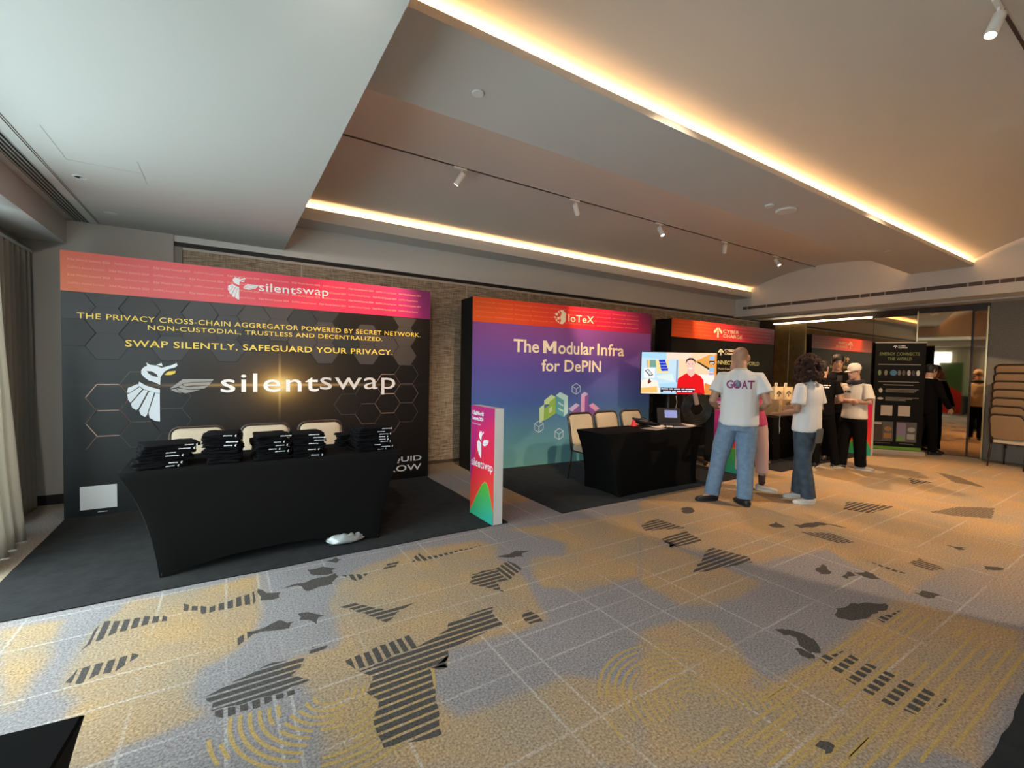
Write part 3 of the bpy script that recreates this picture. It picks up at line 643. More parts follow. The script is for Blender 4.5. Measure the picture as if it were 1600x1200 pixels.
hexline(ORX, ORZ, copper[0]); hexline(ORX, ORZ - 0.25, copper[0]); hexline(ORX + 1.5 * HR, ORZ - 0.125, copper[1], 0.003); hexline(ORX - 1.5 * HR, ORZ - 0.375, copper[1], 0.003); hexline(ORX, ORZ - 0.5, copper[1]); hexline(ORX + 1.5 * HR, ORZ + 0.125, copper[2]); hexline(ORX - 1.5 * HR, ORZ - 0.125, copper[2]); hexline(ORX - 3 * HR, ORZ - 0.25, copper[2]); hexline(ORX + 1.5 * HR, ORZ - 0.375, copper[2])
rows_print(sil, SW, (2.444, 2.371, 2.300, 2.226), 0.021, pale_red)
def lettering(t, name, m, items, y=-0.003):
    mb = MB()
    for it in items: add_text(mb, it[0], it[1], it[2], it[3], it[4], y, *(it[5:]))
    return mb.build(name, m, t, fix=False)
lettering(sil, 'headline', yellow, [('THE PRIVACY CROSS-CHAIN AGGREGATOR POWERED BY SECRET NETWORK.', U(-1.19), U(2.20), 1.898, 1.952, 0.006, 1.08),
    ('NON-CUSTODIAL, TRUSTLESS AND DECENTRALIZED.', U(-0.668), U(1.69), 1.812, 1.868, 0.006, 1.08), ('SWAP SILENTLY, SAFEGUARD YOUR PRIVACY.', U(-0.842), U(1.825), 1.634, 1.712, 0.012, 1.08)])
white_wordmark = mat('print_bright_white', (0.95, 0.93, 0.92), 0.4)
lettering(sil, 'wordmark', white_wordmark, [('silent', U(-0.055), U(0.93), 1.182, 1.392, 0.006, 1.08)], -0.0042)
lettering(sil, 'wordmark', mat('print_silver', (0.72, 0.68, 0.66), 0.4), [('swap', U(0.945), U(1.862), 1.135, 1.352, 0.0, 1.06)], -0.0042)
owl(sil, U, lambda z: z, -0.0025, mat('print_ice_white', (0.80, 0.88, 0.95), 0.45), mat('print_grey_wing', (0.36, 0.35, 0.33), 0.45), yellow, fill['c'])
k_ = 0.245 / 0.60
owl(sil, lambda a: U(0.013) + (a + 0.833) * k_, lambda b: 2.197 + (b - 0.892) * k_, -0.005, rim_white)
lettering(sil, 'wordmark', rim_white, [('silent', U(0.305), U(0.68), 2.312, 2.405, 0.008, 1.04), ('swap', U(0.69), U(1.035), 2.296, 2.39, -0.002, 1.04)], -0.006)
MB().box(U(-1.187), U(-0.917), -0.004, -0.0005, 0.066, 0.292).build('blank_label', mat('label_white', (0.80, 0.86, 0.90), 0.5), sil)
MB().box(U(-1.06), U(-0.99), -0.004, -0.0005, 0.030, 0.036).build('print_dash', rim_white, sil)
lettering(sil, 'sponsor_name', rim_white, [('LIQUID', U(1.68), U(2.235), 0.222, 0.305, 0.012), ('GROW', U(1.63), U(2.235), 0.108, 0.192, 0.012)])

# ------------------------------------------------------------------ middle backdrop
IX, IY, IRZ, IW, IH, IZB = 2.97, 5.77, math.atan2(5.545 - 5.77, 6.45 - 2.97), 3.487, 2.52, 2.165
def iot_material():
    m, nt, b = new_mat('backdrop_print_violet', 0.42)
    tc = N(nt, 'ShaderNodeTexCoord'); sp = N(nt, 'ShaderNodeSeparateXYZ'); nt.links.new(tc.outputs['Object'], sp.inputs[0])
    f = mathn(nt, 'DIVIDE', sp.outputs[2], 2.165)
    c = ramp(nt, f, [(0.0, (0.16, 0.40, 0.40)), (0.22, (0.10, 0.27, 0.38)), (0.45, (0.055, 0.12, 0.38)), (0.68, (0.09, 0.075, 0.36)), (0.85, (0.16, 0.07, 0.34)), (1.0, (0.24, 0.07, 0.32))])
    nt.links.new(c, b.inputs['Base Color']); return m
iot = backdrop('exhibition_backdrop', 'violet to teal backdrop with orange header reading The Modular Infra for DePIN', (IX, IY, 0), IRZ, IW, IH, 0.44, iot_material(), hdr2, IZB)
rows_print(iot, IW, (2.452, 2.382, 2.312, 2.242), 0.02, pale_or)
lettering(iot, 'headline', cream, [('The', 0.668, 1.12, 1.748, 1.945, 0.016), ('odular', 1.480, 2.20, 1.745, 1.948, 0.016), ('Infra', 2.265, 2.855, 1.745, 1.948, 0.016), ('for DePIN', 1.174, 2.352, 1.465, 1.655, 0.016)])
MB().prism_xz([(1.197, 1.748), (1.255, 1.748), (1.255, 1.860), (1.300, 1.790), (1.340, 1.790), (1.385, 1.860), (1.385, 1.748), (1.443, 1.748), (1.443, 1.945), (1.385, 1.945), (1.320, 1.845), (1.255, 1.945), (1.197, 1.945)], -0.004, 0.0).build('headline', cream, iot)
lettering(iot, 'wordmark', cream, [('IoTeX', 1.657, 2.172, 2.268, 2.385, 0.008, 1.05)], -0.006)
def quadprism(t, name, m, polys, y=-0.004):
    mb = MB()
    for p in polys: mb.prism_xz(p, y, 0.0)
    return mb.build(name, m, t)
quadprism(iot, 'logo', cream, [[(1.49, 2.435), (1.55, 2.44), (1.605, 2.40), (1.605, 2.27), (1.55, 2.22), (1.49, 2.225), (1.52, 2.27), (1.50, 2.33), (1.53, 2.39)], [(1.45, 2.41), (1.48, 2.43), (1.49, 2.38)], [(1.40, 2.385), (1.45, 2.39), (1.46, 2.35), (1.42, 2.345)], [(1.375, 2.325), (1.41, 2.335), (1.42, 2.30)], [(1.44, 2.325), (1.49, 2.335), (1.49, 2.29), (1.45, 2.285)], [(1.41, 2.28), (1.44, 2.29), (1.45, 2.25)], [(1.455, 2.26), (1.48, 2.265), (1.48, 2.225)]], -0.006)
c_lg, c_g, c_dg = mat('print_light_green', (0.52, 0.72, 0.42), 0.5), mat('print_green', (0.28, 0.50, 0.09), 0.5), mat('print_lime', (0.42, 0.62, 0.16), 0.5)
c_te, c_lt, c_pk, c_pu, c_lv = mat('print_teal', (0.10, 0.36, 0.45), 0.5), mat('print_light_teal', (0.42, 0.70, 0.72), 0.5), mat('print_pink', (0.70, 0.36, 0.62), 0.5), mat('print_purple', (0.24, 0.09, 0.38), 0.5), mat('print_lavender', (0.52, 0.45, 0.72), 0.5)
# isometric block letters
quadprism(iot, 'block_letter', c_lg, [[(1.147, 0.894), (1.235, 0.945), (1.235, 0.70), (1.152, 0.650)], [(1.235, 0.945), (1.235, 1.01), (1.365, 1.098), (1.448, 1.064), (1.330, 0.985), (1.330, 0.95)]])
quadprism(iot, 'block_letter', c_g, [[(1.330, 0.985), (1.448, 1.064), (1.455, 0.800), (1.240, 0.690), (1.235, 0.880), (1.330, 0.93)]], -0.005)
quadprism(iot, 'letter_opening', c_lg, [[(1.325, 0.885), (1.385, 0.915), (1.388, 0.835), (1.328, 0.805)]], -0.006)
quadprism(iot, 'block_letter', c_te, [[(1.452, 1.085), (1.610, 1.005), (1.611, 0.735), (1.460, 0.800)]], -0.005)
quadprism(iot, 'block_letter', c_lt, [[(1.452, 1.085), (1.532, 1.140), (1.684, 1.074), (1.691, 0.802), (1.611, 0.735), (1.610, 1.005)]], -0.0045)
quadprism(iot, 'letter_stroke', c_lt, [[(1.50, 0.985), (1.60, 0.935), (1.60, 0.905), (1.50, 0.955)], [(1.50, 0.895), (1.60, 0.845), (1.60, 0.815), (1.50, 0.865)]], -0.006)
quadprism(iot, 'block_letter', c_lv, [[(1.70, 0.86), (1.853, 0.954), (1.925, 0.921), (1.777, 0.82)], [(1.953, 1.097), (2.027, 1.140), (2.097, 1.101), (2.027, 1.06)]], -0.005)
quadprism(iot, 'block_letter', c_pk, [[(1.953, 1.097), (2.027, 1.06), (2.03, 0.74), (1.958, 0.75)], [(2.115, 0.910), (2.200, 0.950), (2.340, 0.855), (2.255, 0.81)]], -0.0055)
quadprism(iot, 'block_letter', c_pu, [[(2.027, 1.06), (2.097, 1.101), (2.107, 0.76), (2.03, 0.74)], [(2.115, 0.910), (2.255, 0.81), (2.258, 0.70), (2.12, 0.76)], [(1.777, 0.82), (1.925, 0.921), (1.93, 0.80), (1.78, 0.74)]], -0.005)
for cx, cz in ((1.848, 1.188), (1.148, 0.602), (1.530, 0.467)):
    mb = MB(); P = [(cx, cz + 0.09), (cx + 0.08, cz + 0.045), (cx + 0.08, cz - 0.045), (cx, cz - 0.09), (cx - 0.08, cz - 0.045), (cx - 0.08, cz + 0.045)]
    for a, b_ in [(P[k], P[(k + 1) % 6]) for k in range(6)] + [((cx, cz), P[1]), ((cx, cz), P[5]), ((cx, cz), P[3])]:
        a, b_ = Vector(a), Vector(b_); n = (b_ - a).normalized(); n = Vector((-n.y, n.x)) * 0.0045
        mb.prism_xz([tuple(p) for p in (a + n, b_ + n, b_ - n, a - n)], -0.004, 0)
    mb.build('cube_outline', mat('print_pale_blue', (0.55, 0.68, 0.80), 0.5), iot)

# ------------------------------------------------------------------ right backdrop
CX, CY, CW, CH, CZB = 7.18, 5.68, 3.65, 2.52, 2.17
cyb = backdrop('exhibition_backdrop', 'black backdrop with red header and upward arrow logo, behind the standing people', (CX, CY, 0), 0, CW, CH, 0.40, mat('backdrop_print_black', (0.0045, 0.004, 0.0038), 0.5, spec=0.2, noise_amt=0.3, noise_scale=5), hdr2, CZB)
rows_print(cyb, CW, (2.462, 2.392, 2.322, 2.252), 0.02, pale_or)
def arrow(x0, x1, z0, z1):
    w, h = x1 - x0, z1 - z0; X = lambda a: x0 + a * w; Z = lambda a: z0 + a * h
    return [[(X(a), Z(b)) for a, b in ((0.42, 0), (0.58, 0), (0.58, 0.68), (0.42, 0.68))], [(X(a), Z(b)) for a, b in ((0.0, 0.45), (0.10, 0.40), (0.46, 0.80), (0.46, 1.0), (0.38, 1.0), (0.0, 0.62))], [(X(a), Z(b)) for a, b in ((1.0, 0.45), (0.90, 0.40), (0.54, 0.80), (0.54, 1.0), (0.62, 1.0), (1.0, 0.62))]]
quadprism(cyb, 'arrow_logo', cream, arrow(1.315, 1.60, 2.225, 2.43), -0.006)
lettering(cyb, 'wordmark', cream, [('CYBER', 1.635, 2.21, 2.335, 2.405, 0.01, 1.05), ('CHARGE', 1.635, 2.33, 2.235, 2.305, 0.01, 1.05)], -0.006)
quadprism(cyb, 'arrow_logo', cream, arrow(1.495, 1.675, 1.855, 1.99))
lettering(cyb, 'wordmark', cream, [('CYBER', 1.715, 2.10, 1.945, 1.995, 0.02), ('CHARGE', 1.715, 2.15, 1.875, 1.925, 0.02)])
lettering(cyb, 'headline', mat('print_olive', (0.50, 0.52, 0.27), 0.5), [('ENERGY CONNECTS THE WORLD', 0.62, 3.05, 1.668, 1.752, 0.015)])
lettering(cyb, 'subline', mat('print_warm_grey', (0.62, 0.56, 0.46), 0.5), [('Your Multi-Functional Charger', 1.25, 2.55, 1.545, 1.60, 0.0)])

# ------------------------------------------------------------------ totem signs
def totem(label, loc, rz, kind):
    """upright lightbox, long face looks along local -x, narrow white edge along local -y"""
    t = thing('totem_sign', label, 'sign', loc, rz)
    L, T, H_ = 0.47, 0.105, 1.112
    MB().box(0.004, T, 0, L, 0, H_).build('body', mat('totem_white', (0.78, 0.78, 0.76), 0.5), t, bevel=0.003)
    m = MATS.get('totem_print')
    if m is None:
        m, nt, b = new_mat('totem_print', 0.45)
        tc = N(nt, 'ShaderNodeTexCoord'); sp = N(nt, 'ShaderNodeSeparateXYZ'); nt.links.new(tc.outputs['Object'], sp.inputs[0])
        f = mathn(nt, 'ADD', mathn(nt, 'DIVIDE', sp.outputs[2], 1.1), mathn(nt, 'MULTIPLY', sp.outputs[1], 0.35))
        nt.links.new(ramp(nt, f, [(0.2, (0.85, 0.075, 0.035)), (0.55, (0.80, 0.025, 0.055)), (0.85, (0.66, 0.02, 0.11)), (1.1, (0.45, 0.02, 0.16))]), b.inputs['Base Color'])
    face = MB().box(0, 0.004, 0.0, L, 0.0, H_).build('printed_face', m, t)
    # local frame for print on the -x face: u from far edge (y=L) to near edge (y=0)
    def on_face(mb0, name, mm, x=0.0):
        mb = MB(); mb.v = [(x - 0.001 + p[1], L - p[0], p[2]) for p in mb0.v]; mb.f = [tuple(f) for f in mb0.f]; mb.mi = [0] * len(mb.f)
        return mb.build(name, mm, face)
    gm, nt2, b2 = (MATS.get('totem_green'), None, None)
    if gm is None:
        gm, nt2, b2 = new_mat('totem_green', 0.45)
        tc = N(nt2, 'ShaderNodeTexCoord'); sp = N(nt2, 'ShaderNodeSeparateXYZ'); nt2.links.new(tc.outputs['Object'], sp.inputs[0])
        f = mathn(nt2, 'ADD', mathn(nt2, 'MULTIPLY', sp.outputs[2], 1.6), mathn(nt2, 'MULTIPLY', sp.outputs[1], 0.6))
        nt2.links.new(ramp(nt2, f, [(0.0, (0.03, 0.42, 0.36)), (0.35, (0.05, 0.42, 0.16)), (0.6, (0.09, 0.42, 0.05))]), b2.inputs['Base Color'])
    hill = [(0.0, 0.0), (0.47, 0.0), (0.47, 0.12), (0.43, 0.22), (0.38, 0.33), (0.34, 0.375), (0.30, 0.375), (0.24, 0.33), (0.14, 0.21), (0.04, 0.07), (0.0, 0.025)]
    on_face(MB().prism_xz([(a, b_ + 0.008) for a, b_ in hill[2:]] + [(0, 0.0), (0.47, 0.0)], -0.001, 0.0), 'print_rim', mat('print_orange_rim', (0.75, 0.40, 0.08), 0.5))
    on_face(MB().prism_xz(hill, -0.002, 0.0), 'print_hill', gm)
    on_face(MB().prism_xz([(0.0, 0.30), (0.0, 0.75), (0.13, 0.95), (0.10, 0.7)], -0.001, 0.0), 'print_facet', mat('print_magenta', (0.48, 0.02, 0.20), 0.5))
    for bod, u1, z0_, z1_, bd in (('R3alWorld', 0.26, 1.02, 1.062, 0.03), ('Summit, 2024', 0.26, 0.962, 1.004, 0.03), ("DePIN's Annual Summit", 0.20, 0.925, 0.94, 0.0)):
        mb = MB(); add_text(mb, bod, 0.03, u1, z0_, z1_, -0.002, bd); on_face(mb, 'summit_lettering', rim_white)
    if kind == 'owl':
        h = bpy.data.objects.new('tmp', None)
        mb = MB(); q = 0.27 / 0.60; fx = lambda a: 0.14 + (a + 0.833) * q * 0.72; fz = lambda b_: 0.60 + (b_ - 0.892) * q
        for f in [OWL_HEAD, OWL_TUFT] + OWL_BODY + OWL_WING: mb.prism_xz([(fx(a), fz(b_)) for a, b_ in f], -0.002, 0)
        on_face(mb, 'owl_emblem', rim_white)
        bpy.data.objects.remove(h)
        mb = MB(); add_text(mb, 'silent', 0.02, 0.25, 0.50, 0.585, -0.002, 0.006); add_text(mb, 'swap', 0.255, 0.455, 0.478, 0.562, -0.002); on_face(mb, 'wordmark', rim_white)
    elif kind == 'arrow':
        mb = MB()
        for p in arrow(0.15, 0.32, 0.60, 0.78): mb.prism_xz(p, -0.002, 0)
        on_face(mb, 'arrow_logo', rim_white)
        mb = MB(); add_text(mb, 'CYBER', 0.08, 0.39, 0.535, 0.58, -0.002, 0.02); add_text(mb, 'CHARGE', 0.08, 0.39, 0.475, 0.52, -0.002, 0.02); on_face(mb, 'wordmark', rim_white)
    else:
        mb = MB(); add_text(mb, 'IoTeX', 0.08, 0.39, 0.52, 0.60, -0.002, 0.01); on_face(mb, 'wordmark', rim_white)
    return t
totem('red and green totem sign with owl emblem and white edge, beside the left rug', (2.128, 3.66, 0.007), 0, 'owl')
totem('red and green totem sign behind the bald man in jeans', (6.36, 3.72, 0.0), math.radians(0), 'word')
totem('red and green totem sign behind the man in the white cap', (10.10, 3.47, 0.0), math.radians(0), 'arrow')

# ------------------------------------------------------------------ rugs
rugm = mat('black_felt_rug', (0.013, 0.0125, 0.0125), 0.95, spec=0.08, noise_amt=0.35, noise_scale=9, bump=0.5, bump_scale=60, sheen=0.06)
def rug(label, x0, x1, y0, y1, h=0.007, wav=0.012, seed=0, skew=0.0):
    def side(a, b, fixed, ax):
        n = max(2, int(abs(b - a) / 0.08)); out = []
        for i in range(n):
            t = a + (b - a) * i / n; w = wav * noise.noise((t * 2.3, fixed, seed)) + wav * 0.4 * noise.noise((t * 7, fixed, seed + 3))
            out.append((t, fixed + w) if ax == 0 else (fixed + w, t))
        return out
    pts = side(x0, x1, y0, 0) + side(y0, y1, x1, 1) + side(x1, x0, y1, 0) + side(y1, y0, x0, 1)
    pts = [(x, y + skew * (x1 - x) / (x1 - x0) * max(0, min(1, (y - y0) / (y1 - y0)))) for x, y in pts]
    o = MB().prism_xy(pts, 0.001, h).build('floor_rug', rugm)
    return tag(o, label, 'rug')
rug('black felt rug under the table of folded shirts', -1.29, 2.31, 3.67, 5.79, seed=1)
rug('black felt rug under the middle table and violet backdrop', 2.95, 6.42, 3.63, 5.535, seed=5, wav=0.008, skew=0.215)
rug('black felt rug in front of the black arrow backdrop', 7.13, 10.60, 3.56, 5.66, seed=9, wav=0.008)
rug('black felt rug at the bottom right corner of the view', 2.33, 5.2, -1.8, 0.45, seed=13, wav=0.03)

# ------------------------------------------------------------------ tables under stretch covers
def covered_table(label, cx, cy, hx, hy, bx, by, h=0.74, hem=0.09, rz=0.0, z0=0.008):
    t = thing('covered_table', label, 'table', (cx, cy, z0), rz)
    n = 28; per = []
    for s in range(4):
        for i in range(n): per.append((s, i / n))
    def pt(s, u, ax, ay):
        e = 2 * u - 1
        return [(e * ax, -ay), (ax, e * ay), (-e * ax, ay), (-ax, -e * ay)][s]
    rows = 16; R = []
    for k in range(rows + 1):
        v = k / rows; f = v ** 0.85; ring = []
        for s, u in per:
            a = pt(s, u, hx, hy); b_ = pt(s, u, bx, by); e = abs(2 * u - 1)
            mid = 1 - e ** 2.2
            hz = hem * mid
            pull = 0.10 * math.sin(PI * v) * (0.12 + 0.88 * e ** 6) * 0.35 + 0.045 * v * mid
            x = a[0] + (b_[0] - a[0]) * f; y = a[1] + (b_[1] - a[1]) * f
            # sides draw in, folds gather towards the feet
            x *= 1 - pull; y *= 1 - pull * 1.4
            fold = 0.010 * v * math.exp(-((1 - e) / 0.16) ** 2) * math.sin((1 - e) * 70)
            if s in (0, 2): y += fold * (1 if s == 0 else -1)
            else: x += fold * (1 if s == 3 else -1)
            z = h * (1 - v) + hz * v
            ring.append((x, y, z))
        R.append(ring)
    mb = MB(); mb.rings([[(x * 0.992, y * 0.985, h + 0.004) for x, y, z in R[0]]] + R, cap=False)
    m2 = len(per); mb.add([(x * 0.992, y * 0.985, h + 0.004) for x, y, z in R[0]], [tuple(range(m2))])
    o = mb.build('stretch_cover', black_cloth, t, fix=True); auto_smooth(o, 50)
    for sx in (-1, 1):
        for sy in (-1, 1):
            MB().tube([(sx * bx * 0.985, sy * by * 0.965, 0.0), (sx * bx * 0.985, sy * by * 0.965, 0.03)], 0.012, 8).build('foot', mat('rubber', (0.01, 0.01, 0.01), 0.7), t)
    return t
covered_table('table in black stretch cover carrying five piles of folded shirts', 0.36, 4.215, 0.98, 0.30, 0.755, 0.335, hem=0.085)
covered_table('table in black stretch cover with laptop and flyers, before the violet backdrop', 4.615, 4.06, 0.915, 0.26, 0.72, 0.30, h=0.745, hem=0.0)
covered_table('table in black stretch cover with boxes, behind the curly-haired person', 8.80, 4.40, 0.92, 0.30, 0.86, 0.30, h=0.735, hem=0.0)
covered_table('black cloth table corner at the bottom left edge of the view', -0.95, 1.02, 0.66, 0.33, 0.58, 0.30, rz=math.radians(-6), z0=0.0)

# crumpled plastic bag poking out under the left table
mb = MB(); mb.ball((0, 0, 0.045), (0.17, 0.085, 0.045), 28, 14)
bag = mb.build('plastic_bag', mat('thin_plastic', (0.34, 0.37, 0.37), 0.22, spec=0.7), None, smooth=True)
for v in bag.data.vertices:
    d = 0.9 * noise.noise(v.co * 14) + 0.7 * noise.noise(v.co * 34) + 0.4 * noise.noise(v.co * 70); v.co = Vector((v.co.x * (1 + 0.22 * d), v.co.y * (1 + 0.3 * d), v.co.z * (0.85 + 0.6 * d)))
    v.co.z = max(0.001, v.co.z)
bag.location = (0.86, 3.915, 0.008); bag.rotation_euler = (0, 0, 0.1)
tag(bag, 'crumpled clear plastic bag under the edge of the left black table', 'bag')

# ------------------------------------------------------------------ banquet chairs
fabric = mat('beige_chair_fabric', (0.50, 0.415, 0.30), 0.85, noise_amt=0.12, noise_scale=160, bump=0.15, bump_scale=300)
frame_m = mat('brown_chair_frame', (0.030, 0.018, 0.012), 0.38)
def make_chair(label, group):
    t = thing('banquet_chair', label, 'chair', group=group)     # faces local -y
    w, r = 0.215, 0.0165
    # back frame: inverted U with round corners, leaning back
    def lean(z): return 0.20 + 0.10 * max(0, (z - 0.45) / 0.45)
    pts = []
    zt = 0.885
    for z in (0.40, 0.55, 0.70, zt - 0.075): pts.append((-w, lean(z), z))
    for a in range(15, 91, 15): q = math.radians(a); pts.append((-w + 0.075 - 0.075 * math.cos(q), lean(zt), zt - 0.075 + 0.075 * math.sin(q)))
    pts += [(-p[0], p[1], p[2]) for p in pts[::-1]]
    o = MB().tube(pts, r * 1.05, 10).build('back_frame', frame_m, t, smooth=True)
    P = rrect(-w + 0.012, w - 0.012, 0.47, zt - 0.012, 0.065)
    mb = MB(); rg = []
    for inset, dy in ((0.0, 0.012), (0.0, -0.008), (0.012, -0.02), (0.03, -0.026)):
        ring = []
        for x, z in P:
            sx = x * (1 - inset / w); sz = 0.68 + (z - 0.68) * (1 - inset / 0.2); ring.append((sx, lean(sz) + dy, sz))
        rg.append(ring)
    mb.rings(rg); auto_smooth(mb.build('backrest', fabric, t), 50)
    rg = []
    for inset, dy in ((0.002, 0.0125), (0.004, 0.018), (0.02, 0.021)):
        ring = []
        for x, z in P:
            sx = x * (1 - inset / w); sz = 0.68 + (z - 0.68) * (1 - inset / 0.2); ring.append((sx, lean(sz) + dy, sz))
        rg.append(ring)
    mb = MB(); mb.rings(rg); auto_smooth(mb.build('back_shell', mat('brown_chair_back', (0.26, 0.165, 0.085), 0.75, noise_amt=0.1, noise_scale=120), t), 50)
    P = rrect(-w, w, -0.22, 0.20, 0.05); rg = []
    for k, z in ((1.0, 0.405), (1.0, 0.44), (0.985, 0.462), (0.94, 0.474), (0.8, 0.480)): rg.append([(x * k, y * k, z) for x, y in P])
    mb = MB(); mb.rings(rg); auto_smooth(mb.build('seat', fabric, t), 50)
    mb = MB(); mb.tube([(x, y, 0.398) for x, y in rrect(-w, w, -0.215, 0.205, 0.04)], 0.010, 8, closed=True); mb.build('seat_frame', frame_m, t, smooth=True)
    for s in (-1, 1):
        MB().tube([(s * w, 0.195, 0.42), (s * w, 0.21, 0.25), (s * w * 1.02, 0.265, 0.0)], [0.012, 0.012, 0.010], 8).build('leg', frame_m, t, smooth=True)
        MB().tube([(s * w, -0.205, 0.40), (s * w * 1.01, -0.215, 0.2), (s * w * 1.02, -0.225, 0.0)], [0.012, 0.012, 0.010], 8).build('leg', frame_m, t, smooth=True)
    return t
chair0 = make_chair('beige banquet chair nearest the window, behind the leftmost shirt piles', 'chairs behind the shirt table')
_used = [False]
def place_chair(loc, rz, label, group):
    c = chair0 if not _used[0] else copy_tree(chair0)
    _used[0] = True
    c.location = loc; c.rotation_euler = (0, 0, rz); c['label'] = label; c['group'] = group
    return c
g = 'chairs behind the shirt table'
place_chair((-0.225, 4.90, 0.008), 0.02, 'beige banquet chair nearest the window, behind the leftmost shirt piles', g)
place_chair((0.325, 4.88, 0.008), -0.03, 'beige banquet chair behind the middle shirt piles', g)
place_chair((0.86, 4.90, 0.008), 0.03, 'beige banquet chair between the fourth shirt pile and the rightmost pile', g)
g = 'chairs at the middle table'
place_chair((4.165, 4.50, 0.008), 0.0, 'beige banquet chair at the left end of the laptop table, leg showing', g)
place_chair((4.70, 4.56, 0.008), -0.02, 'beige banquet chair behind the red cone on the laptop table', g)
place_chair((5.25, 4.58, 0.008), 0.02, 'beige banquet chair behind the laptop', g)
g = 'chairs at the arrow booth'
place_chair((7.66, 4.66, 0.008), 0.4, 'beige banquet chair behind the bald man, seat showing past his hip', g)
place_chair((9.85, 4.60, 0.008), 0.1, 'beige banquet chair seen between the legs of the far group', g)
ords = ['lowest', 'second lowest', 'third from the bottom', 'middle', 'third from the top', 'second from the top', 'topmost']
for k in range(7):
    place_chair((11.10 + 0.030 * k, 1.83 + 0.004 * math.sin(k * 2), 0.001 + 0.138 * k), PI / 2 - 0.22, 'stacked beige banquet chair by the grey wall, %s of the stack' % ords[k], 'stack of chairs by the grey wall')

# ------------------------------------------------------------------ piles of folded shirts
shirt_m = mat('black_jersey', (0.0042, 0.004, 0.0048), 0.9, spec=0.1)
mark_m = mat('shirt_mark_white', (0.78, 0.80, 0.84), 0.6)
def folded_shirt(loc, rz, w, d, h, seed, label, group, mark):
    t = thing('folded_shirt', label, 'shirt', loc, rz, group)
    P = rrect(-w / 2, w / 2, -d / 2, d / 2, 0.02, 4)
    Q = []
    for i in range(len(P)):
        a, b_ = P[i], P[(i + 1) % len(P)]; L = math.hypot(b_[0] - a[0], b_[1] - a[1]); k = max(1, int(L / 0.025))
        Q += [(a[0] + (b_[0] - a[0]) * q / k, a[1] + (b_[1] - a[1]) * q / k) for q in range(k)]
    rg = []
    for fz, ins in ((0.0, 0.012), (0.12, 0.002), (0.38, 0.0), (0.5, 0.007), (0.62, 0.0), (0.88, 0.002), (1.0, 0.012)):
        ring = []
        for x, y in Q:
            j = 0.015 * noise.noise((x * 16 + seed * 3.7, y * 16, fz * 1.5)) + 0.004 * noise.noise((x * 40, y * 40 + seed, fz * 2))
            r = math.hypot(x, y); k = 1 - (ins - j) / r
            edge = 0.0 if fz in (0.0,) else 0.006 * noise.noise((x * 12, y * 12 + seed * 2.1, 7))
            ring.append((x * k, y * k, max(0, fz * h + edge * fz)))
        rg.append(ring)
    mb = MB(); mb.rings(rg); auto_smooth(mb.build('body', shirt_m, t), 60)
    if mark:
        mb = MB(); x0 = w * random.uniform(-0.05, 0.2); ww = random.uniform(0.05, 0.085)
        add_text(mb, 'silentswap', x0, x0 + ww, h * 0.30, h * 0.80, -d / 2 - 0.007, 0.03)
        o = mb.build('shirt_print', mark_m, t, fix=False)
        if random.random() < 0.6:
            mb = MB(); q = 0.02 / 0.6; x1 = min(x0 + ww + 0.015, w / 2 - 0.01)
            for f in [OWL_HEAD] + OWL_BODY: mb.prism_xz([(x1 + (a + 0.833) * q, h * 0.15 + (b_ - 0.892) * q * 0.8) for a, b_ in f], -d / 2 - 0.008, -d / 2 - 0.005)
            mb.build('shirt_emblem', mark_m, t)
    return t
def ordinal(i, n):
    if i == 0: return 'at the very bottom'
    if i == n - 1: return 'on top'
    return ['', 'second', 'third', 'fourth', 'fifth', 'sixth', 'seventh', 'eighth'][i] + ' from the bottom'
ZT = 0.753
PILES = [('the pile nearest the window', -0.40, 4.10, 0.33, 0.27, 7, 0.0235, 0.15), ('the second pile from the window', -0.02, 4.09, 0.235, 0.27, 9, 0.0245, -0.05), ('the middle pile', 0.30, 4.08, 0.25, 0.27, 8, 0.0245, 0.05), ('the fourth pile from the window', 0.565, 4.09, 0.25, 0.26, 8, 0.0235, -0.04), ('the tall rightmost pile', 1.085, 4.10, 0.30, 0.27, 9, 0.0225, 0.03), ('the low pile behind the rightmost', 1.02, 4.41, 0.30, 0.22, 5, 0.022, 0.1)]
for pi, (nm, x, y, w, d, n, h, rz) in enumerate(PILES):
    for i in range(n):
        folded_shirt((x + random.uniform(-0.012, 0.012) - (0.012 * i if pi == 0 else 0) * -0.6, y + random.uniform(-0.01, 0.01), ZT + i * h), rz + random.uniform(-0.13, 0.13), w + random.uniform(-0.02, 0.015), d, h, pi * 20 + i,
                     'black folded shirt, %s of %s' % (ordinal(i, n), nm), 'folded shirts on the left table', random.random() < 0.6)

# ------------------------------------------------------------------ things on the middle table
ZM = 0.758
lap = thing('laptop', 'open black laptop with a pale blue screen on the middle table', 'laptop', (5.23, 4.10, ZM), math.radians(-38))
blk = mat('black_plastic', (0.012, 0.012, 0.013), 0.4)
MB().box(-0.16, 0.16, -0.115, 0.115, 0, 0.016).build('keyboard_base', blk, lap, bevel=0.004)
kb = MB()
for r_ in range(5):
    for c_ in range(12): kb.box(-0.14 + c_ * 0.0235, -0.14 + c_ * 0.0235 + 0.019, -0.01 + r_ * 0.022, 0.008 + r_ * 0.022, 0.016, 0.0185)
o = kb.build('keyboard', mat('key_grey', (0.03, 0.03, 0.03), 0.5), lap); o['kind'] = 'stuff'
lid = MB().box(-0.16, 0.16, -0.006, 0.006, 0, 0.22).build('lid', blk, lap, bevel=0.004); lid.location = (0, 0.115, 0.014); lid.rotation_euler = (math.radians(-22), 0, 0)
